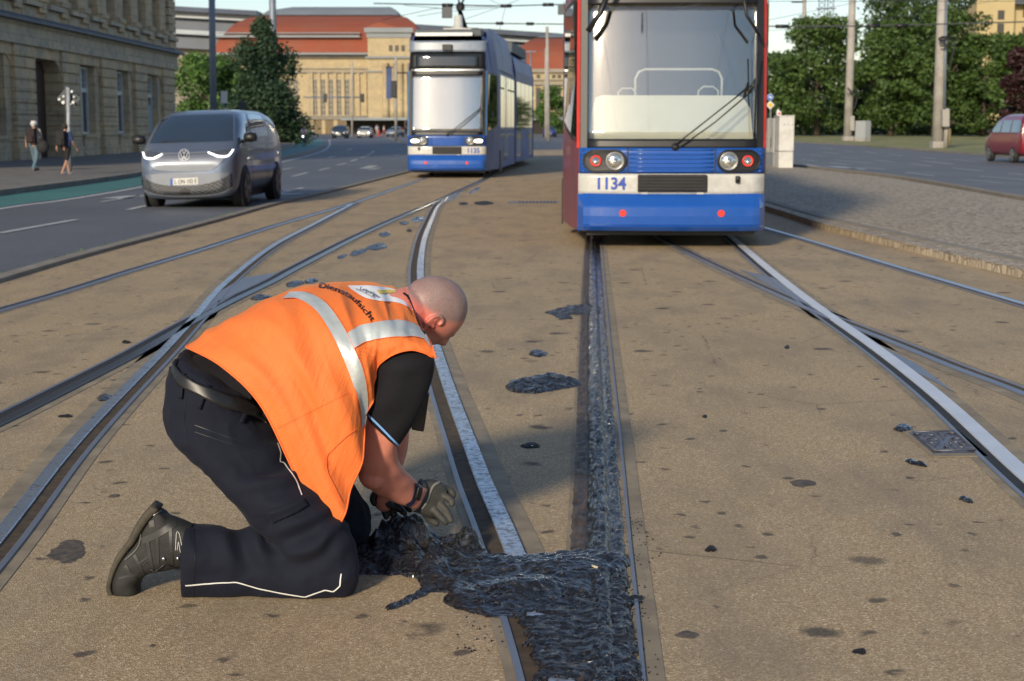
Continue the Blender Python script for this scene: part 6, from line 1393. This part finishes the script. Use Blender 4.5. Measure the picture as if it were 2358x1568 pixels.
for i, (x, y, h, c, lb) in enumerate([(2047, 312, 26, (.45, .25, .2), 'person in a salmon shirt under the park trees'), (2060, 311, 24, (.15, .25, .4), 'person in a blue shirt under the park trees'), (2090, 312, 22, (.5, .15, .15), 'person in a red top sitting among the bicycles'), (2112, 312, 24, (.5, .5, .5), 'person in white near the thick mast'), (2134, 311, 22, (.4, .1, .12), 'person in dark red beside the hedge'), (1815, 312, 26, (.08, .1, .12), 'person in dark clothes behind the white cabinets')]):
    figure(x, y, h, i*.9, (c, (.08, .09, .12), (.05, .05, .05)), lb, .2, vox=.03)
# cyclist and bicycle
cg = at(701, 338); cy_ = figure(701, 340, 50, -.05, ((.55, .52, .55), (.08, .1, .14), (.05, .05, .05)), 'cyclist in a white shirt riding towards the camera on the green lane', 0, sit=True, vox=.025)
cy_.location = (cg.x, cg.y, .0)
bi = empty('bicycle', (cg.x, cg.y, 0), -.05, 'bicycle with a lit front lamp under the cyclist', 'bicycle'); bi.scale = cy_.scale
for y in (-.62, .42): MB().tube([(0, y+.34*math.cos(a), .34+.34*math.sin(a)) for a in [k*math.pi/12 for k in range(24)]], .02, 6, closed=True).build('wheel', RUB, bi, True)
fm = MB(); fm.tube([(0, .42, .34), (0, .1, .85), (0, -.45, .8), (0, -.05, .3), (0, .1, .85)], .02, 6); fm.tube([(0, -.62, .34), (0, -.5, .8), (0, -.45, 1.05)], .02, 6); fm.tube([(0, .42, .34), (0, -.05, .3)], .015, 6); fm.build('frame', mat('bike_frame', (.06, .06, .07), .4), bi, True)
MB().tube([(-.3, -.38, 1.08), (-.1, -.46, 1.06), (.1, -.46, 1.06), (.3, -.38, 1.08)], .015, 6).build('handlebar', BLACK, bi, True); MB().box(-.07, .07, -.02, .26, .86, .92).build('saddle', BLACK, bi, bevel=.03)
MB().lathe([(.03, -.06), (.075, 0), (.07, .012), (0, .012)][::1], (0, -.62, .85), 'y', 12).build('front_lamp', EWH, bi, True)

# ---------------------------------------------------------------- masts, signs, cabinets, wires
MAST = mat('galvanised_mast', (.19, .22, .26), .5, .3, var=.12, vs=1); MASTL = mat('concrete_mast', (.36, .34, .31), .85, var=.12, vs=1, dirt=(.2, .17, .14), dirt_s=.8); GREYB = mat('cabinet_grey', (.33, .35, .36), .6, var=.06); CREAMB = mat('cabinet_white', (.62, .61, .57), .55, var=.05, dirt=(.4, .38, .33), dirt_s=2)
def mast(x, Y, r0, r1, top, m, label, name='mast', cat='mast', base=None, x1=None):
    p = P(x, 291, Y); t = empty(name, (p.x, Y, 0), 0, label, cat); q = P(x if x1 is None else x1, 0, Y); dx = (q.x-p.x)/(q.z-CAM_H)*top
    MB().tube([(p.x, Y, 0), (p.x+dx*.5, Y, top*.5), (p.x+dx, Y, top)], [r0, (r0+r1)/2, r1], 16).build('shaft', m, t, True, world=True)
    if base: MB().box(p.x-base, p.x+base, Y-base, Y+base, 0, .5).build('foot', m, t, world=True, bevel=.03)
    return t, p
def boxat(t, nm, x0, x1, y0, y1, Y, d, m, bevel=.01): return MB().prism([P(x0, y1, Y), P(x1, y1, Y), P(x1, y0, Y), P(x0, y0, Y)], (0, d, 0)).build(nm, m, t, world=True, bevel=bevel)
mast(491, 100, .24, .2, 14, MAST, 'grey steel mast beside the sandstone house, left of the pointed tree', x1=487)
mast(632, 140, .34, .3, 18, MAST, 'grey steel mast rising behind the pointed tree', x1=627)
t, p = mast(810, 205, .14, .12, 10, MASTL, 'slim traffic light mast with a long horizontal arm before the station', 'traffic_light_mast', 'traffic light')
MB().tube([P(698, 224, 205), P(836, 224, 205)], .09, 8).build('arm', MAST, t, True, world=True)
for x in (748, 834): boxat(t, 'signal_head', x-4, x+4, 216, 236, 204.8, .4, BLACK)
t, p = mast(911, 150, .14, .12, 8, MASTL, 'traffic light mast at the left edge of the blue tram with a black head', 'traffic_light_mast', 'traffic light')
MB().tube([P(911, 168, 150), P(946, 168, 150)], .07, 8).build('arm', BLACK, t, True, world=True); boxat(t, 'signal_head', 900, 913, 186, 225, 149.7, .5, BLACK, .05)
t = empty('banner', P(895, 227, 170), 0, 'tall blue banner hanging in front of the station columns', 'banner'); o = MB().prism([P(889, 227, 170), P(902, 227, 170), P(902, 156, 170), P(889, 156, 170)], (0, .05, 0)).build('cloth', mat('banner_blue', (.05, .08, .2), .7, var=.4, vs=.5), t, world=True); MB().tube([P(888, 155, 170), P(906, 155, 170)], .06, 6).build('rail', BLACK, t, world=True)
mast(1257, 190, .2, .16, 10.9, MASTL, 'shorter pale mast in the gap between the trams', x1=1257)
mast(1262.5, 150, .18, .15, 11, MASTL, 'taller pale mast in the gap between the trams', x1=1259)
def signpole(x, Y, y0, label, extra=None):
    p = P(x, 291, Y); t = empty('road_sign', (p.x, Y, 0), 0, label, 'road sign'); zt = P(x, y0, Y).z
    MB().tube([(p.x, Y, 0), (p.x, Y, zt)], .05, 8).build('post', MAST, t, True, world=True); return t
SB = mat('sign_blue', (.02, .12, .55), .4, var=.03); SW = mat('sign_white', (.7, .7, .68), .5, var=.03); SYE = mat('sign_yellow', (.75, .42, .02), .5, var=.03)
def roundsign(t, x, y, r, Y, m, nm='plate', n=28, rot=0): return MB().prism([P(x+r*math.cos(2*math.pi*k/n+rot), y+r*math.sin(2*math.pi*k/n+rot), Y) for k in range(n)], (0, .03, 0)).build(nm, m, t, world=True)
for x, Y, yb, lb in ((1221.5, 118, 170, 'blue arrow sign above a yellow priority diamond in the gap between the trams'), (1773, 110, 214, 'blue arrow sign above a yellow priority diamond right of the tall tram')):
    t = signpole(x, Y, yb if x < 1300 else 214, lb); k = 1 if x < 1300 else 1.05; yb = 209 if x < 1300 else 224; yd = 226 if x < 1300 else 242
    roundsign(t, x, yb, 7*k, Y-.1, SW); pl = roundsign(t, x, yb, 6.3*k, Y-.14, SB)
    MB().prism([P(x+a*k, yb+b2*k, Y-.18) for a, b2 in ((-3.5, -1), (-1, -4), (-.8, -2.3), (3, -1), (3.6, 4), (1.8, 4), (1, 1), (-.8, .4), (-1, 2))], (0, .02, 0)).build('arrow', SW, pl, world=True)
    roundsign(t, x, yd, 9.5*k, Y-.1, SW, n=4); roundsign(t, x, yd, 6*k, Y-.14, SYE, 'centre', 4)
    if x < 1300:
        MB().tube([P(x, 119, Y), P(x, 209, Y)], .07, 8).build('post', MAST, t, True, world=True); boxat(t, 'lamp_head', x-15, x+13, 117.5, 120.5, Y, .3, MAST)
t = signpole(158, 44.5, 200, 'pole plastered with stickers carrying two dark diamond sign backs, by the sandstone house')
PST = mat('stickered_post', (.36, .38, .4), .6, var=.35, vs=9, dirt=(.12, .12, .15), dirt_s=12); MB().tube([P(160, 405, 44.5), P(156.5, 202, 44.5)], .055, 10).build('sticker_layer', PST, t, True, world=True)
SBK = mat('sign_back', (.05, .065, .07), .6)
for pts in (((131, 226), (152, 202), (155, 224), (154, 246)), ((158, 205), (186, 226), (172, 246), (159, 240))):
    a = MB().prism([P(x, y, 44.6) for x, y in pts], (0, .04, 0)).build('sign_plate', SBK, t, world=True)
for x, y, r in ((136, 229, 3), (146, 222, 2.5), (145, 236, 4), (165, 211, 3), (170, 223, 2.2), (168, 236, 3.5), (154, 243, 2.5), (162, 240, 2)): roundsign(t, x, y, r, 44.5, SW, 'sticker', 7, x)
t = signpole(558, 92, 232, 'round sign seen from its grey back above the silver van'); roundsign(t, 558, 243, 10, 91.9, SBK)
t = signpole(516, 95, 208, 'white sign board on a post behind the silver van'); boxat(t, 'board', 508, 523, 210, 238, 94.9, .05, SW)
t, p = mast(1852, 230, .35, .28, 26, MASTL, 'pale concrete mast behind the trees right of the tall tram'); MB().tube([P(1852, 5, 230), P(1822, 5, 230)], .12, 6).build('arm', BLACK, t, world=True)
t, p = mast(1952, 146, .42, .3, 17, MASTL, 'thinner concrete mast with a small box, left of the grey cabinet', base=.5, x1=1962)
boxat(t, 'control_box', 1957, 1967, 267, 301, 145.4, .5, MASTL, .03)
b = MB(); rg = random.Random(4)
for k in range(14): q = P(1958+rg.uniform(-5, 16), rg.uniform(207, 222), 145.2); b.tube([q, q+Vector((rg.uniform(-.4, .4), 0, rg.uniform(-.3, .3)))], .06, 6)
b.tube([P(1974, 222, 145), P(1966, 252, 145)], .05, 6); b.build('clamp', BLACK, t, world=True)
t, p = mast(2160, 97, .38, .3, 12, MASTL, 'thick concrete mast with a twin pipe, clamps and a box on the grass', base=.42, x1=2170)
MB().tube([P(2176, 340, 96.6), P(2180, 250, 96.6)], .14, 10).build('side_pipe', MASTL, t, True, world=True); MB().tube([P(2174, 250, 96.6), P(2178, 0, 96.6)], .09, 10).build('side_pipe', MAST, t, True, world=True)
boxat(t, 'control_box', 2170, 2186, 252, 292, 96.0, .5, MASTL, .03)
b = MB()
for k in range(18): q = P(2180+rg.uniform(-14, 16), rg.uniform(82, 106), 96.2); b.tube([q, q+Vector((rg.uniform(-.35, .35), 0, rg.uniform(-.2, .2)))], .05, 6)
b.tube([P(2200, 100, 96), P(2184, 165, 96)], .03, 6); b.build('clamp', BLACK, t, world=True)
mast(2188, 110, .1, .08, 1.3, mat('timber_post', (.25, .19, .09), .85), 'short ochre post right behind the thick mast', 'post', 'post')
# lattice masts
for x in (1884, 1904):
    Y = 330; p = P(x, 291, Y); t = empty('lattice_mast', (p.x, Y, 0), 0, 'left of two distant lattice masts above the trees' if x < 1890 else 'right of two distant lattice masts above the trees', 'lattice mast'); b = MB(); w = .65
    for sx in (-w, w): b.tube([(p.x+sx, Y, 0), (p.x+sx, Y, 32)], .1, 5)
    for k in range(18): z = 14+k; b.tube([(p.x-w, Y, z), (p.x+w, Y, z+1)], .06, 4); b.tube([(p.x+w, Y, z), (p.x-w, Y, z+1)], .06, 4)
    b.build('lattice', MAST, t, world=True)
    c_ = MB(); c_.box(p.x-1.1, p.x+1.1, Y-.3, Y+.3, zz(20, Y)-.15, zz(20, Y)+.15); c_.build('cross_arm', MAST, t, world=True)
# cabinets
cb = empty('cabinet', (9.1, 50.6, .09), 0, 'tall white switch cabinet facing the camera right beside the tall tram', 'cabinet')
X0, X1 = P(1792, 380, 50.6).x, P(1825, 380, 50.6).x; HT_ = P(1800, 268, 50.6).z
MB().box(X0, X1, 50.6, 51.5, .09, .62).build('plinth', CREAMB, cb, world=True, bevel=.01); MB().box(X0-.01, X1+.01, 50.58, 51.52, .64, HT_).build('housing', CREAMB, cb, world=True, bevel=.012); MB().box(X0-.03, X1+.03, 50.56, 51.54, HT_, HT_+.03).build('lid', CREAMB, cb, world=True)
for k in range(3): MB().lathe([(.02, 0), (.02, -.01)], (X0+.16+k*.13, 50.575, HT_-.27), 'y', 10).build('lock', MAST, cb, world=True)
for k in range(2):
    c2 = empty('cabinet', (9.0, 51.6+k, .09), 0, ['grey-white cabinet directly behind the tall white one', 'rearmost cabinet of the row beside the tall tram'][k], 'cabinet')
    ya = 51.55+k*1.0; MB().box(X0-.02, X1-.02, ya, ya+.95, .09, .55).build('plinth', GREYB, c2, world=True); MB().box(X0-.02, X1-.02, ya, ya+.95, .56, HT_-.05).build('housing', CREAMB, c2, world=True, bevel=.012)
    MB().box(X0-.035, X0-.018, ya+.45, ya+.5, .75, 1.05).build('handle', BLACK, c2, world=True)
jg = empty('carton', P(1793, 268, 50.9), 0, 'small red and white drink carton left on top of the white cabinets', 'carton'); boxat(jg, 'box', 1788, 1798, 256, 267, 50.9, .12, SW); boxat(jg, 'print', 1791, 1796, 259, 264, 50.89, .005, REDS, 0); boxat(jg, 'spout', 1789, 1793, 252, 256, 50.93, .04, SW, 0)
gc = empty('cabinet', (P(1988, 325, 139).x, 139, .1), 0, 'pale grey cabinet standing on the grass next to the thinner mast', 'cabinet'); xa, xm, xb = P(1971, 300, 139).x, P(1989, 300, 139).x, P(2005, 300, 139).x
MB().prism([(xm, 138.6, .4), (xb, 139.1, .4), (xb-.4, 140, .4), (xa, 139.5, .4)], (0, 0, 1.55)).build('housing', GREYB, gc, world=True, bevel=.02); MB().prism([(xm, 138.6, .1), (xb, 139.1, .1), (xb-.4, 140, .1), (xa, 139.5, .1)], (0, 0, .3)).build('plinth', MASTL, gc, world=True)
# red barriers at the crossing
for x in (826, 847, 858, 872): t = empty('barrier_post', at(x, 314), 0, {826: 'leftmost red barrier post between the dark and the cream car', 847: 'red barrier post behind the bonnet of the cream car', 858: 'red barrier post at the right flank of the cream car', 872: 'rightmost red barrier post by the crossing people'}[x], 'barrier', 'red barrier posts at the crossing'); q = at(x, 314); MB().lathe([(.3, 0), (.3, .08), (.12, .1), (.1, .9), (.02, .95)], q, n=10).build('cone', REDS, t, True, world=True)
# overhead line
WIRE = mat('contact_wire', (.06, .065, .07), .5)
def wire(pts, r, label, ins=(), name='overhead_wire'):
    t = empty(name, P(*pts[0]), 0, label, 'overhead wire'); MB().tube([P(*p) for p in pts], r, 6).build('wire', WIRE, t, world=True)
    if ins:
        for x, y, Y in ins: c = P(x, y, Y); MB().tube([c-Vector((.25, 0, 0)), c+Vector((.25, 0, 0))], r*2.6, 8).build('insulator', BLACK, t, True, world=True)
wire([(1700, 61, 60), (2000, 60, 60), (2120, 57, 60), (2600, 44, 60)], .028, 'thick span wire crossing behind the right masts', [(1800, 61, 60), (2010, 60, 60), (2075, 59, 60)])
wire([(1750, 50, 70), (1860, 28, 70), (1960, 8, 70), (2050, -20, 70)], .012, 'thin wire rising to the right above the white cabinets')
wire([(1750, 3, 80), (2357, 3, 80)], .015, 'thin wire along the top edge at the right')
wire([(1700, 76, 90), (1900, 62, 90), (2130, 30, 90), (2300, 0, 90)], .012, 'thin slanted wire passing over the right tree tops')
wire([(860, 8, 70), (960, 10, 70), (1160, 14, 70), (1310, 10, 70)], .03, 'span wire along the top between the station roof and the tall tram', [(1030, 12, 70), (1165, 14, 70), (1262, 11, 70)])
wire([(880, 46, 90), (1000, 20, 90), (1160, 14, 90), (1240, -20, 90)], .016, 'thin wire sagging over the raised pantograph'); wire([(930, 12, 80), (1020, 20, 80), (1030, 22, 80)], .015, 'short wire holding the left hanging box')
wire([(960, 38, 75), (1020, 28, 75), (1160, 16, 75)], .012, 'thin wire running into the star-shaped junction'); wire([(1060, 48, 75), (1155, 15, 75)], .012, 'slanting wire left of the junction'); wire([(1128, 0, 75), (1160, 15, 75), (1164, 14, 75), (1150, 70, 75)], .012, 'steep wire through the junction')
wire([(1068, 78, 100), (1070, 54, 100), (1120, 54, 100), (1310, 56, 100)], .04, 'dark catenary wire at the level of the shed roof', [(1150, 54, 100), (1220, 55, 100)])
for i, (x0, x1, y0, y1) in enumerate(((1017, 1041, 16, 42), (1284, 1302, 10, 34))):
    t = empty('hanging_box', P(x0, y0, 69), 0, ['small square board hanging from the span wire above the blue tram', 'small square board hanging at the left edge of the tall tram'][i], 'board'); boxat(t, 'board', x0, x1, y0, y1, 69, .1, mat('board_grey', (.09, .1, .11), .6) if not i else bpy.data.materials['board_grey']); MB().tube([P((x0+x1)/2, y0, 69.05), P((x0+x1)/2, 10, 69.05)], .02, 5).build('hanger', WIRE, t, world=True)
for i, (x, lb) in enumerate(((-2.2, 'contact wire above the tar-speckled rails'), (1.0, 'contact wire above the track of the tall tram'), (4.4, 'contact wire above the rails by the island'))):
    t = empty('contact_wire', (x, 0, 5.6), 0, lb, 'overhead wire'); MB().tube([(x, -40, 5.6), (x, -10, 5.5), (x+.3, 15, 5.5), (x+.2, 34, 5.6)], .012, 6).build('wire', WIRE, t, world=True)
for i, (y, lb) in enumerate(((-16, 'span wire carrying the contact wires behind the viewer'), (-3, 'span wire carrying the contact wires overhead'), (9, 'span wire carrying the contact wires in front of the tall tram'))):
    t = empty('span_wire', (0, y, 6.2), 0, lb, 'overhead wire'); MB().tube([(-14, y, 7.2), (-5, y, 6.4), (1, y+.3, 6.1), (7, y, 6.4), (14, y, 7.2)], .012, 6).build('wire', WIRE, t, world=True); MB().tube([(1, y+.3, 6.1), (1, y+.3, 5.5)], .04, 8).build('insulator', BLACK, t, True, world=True)
# unseen foliage added behind the camera to darken reflections in windscreens and paint
rng = np.random.default_rng(9); bt_ = tag(empty('foliage_band', (0, -70, 0)), kind='stuff')
cs = [(x, -70+(x*3 % 7), 2.5+(x*7 % 5)) for x in range(-80, 84, 4)]; leafmesh('foliage', cs, [(3.4, 3, 4)]*len(cs), 9000, .7, LFD, bt_, rng)
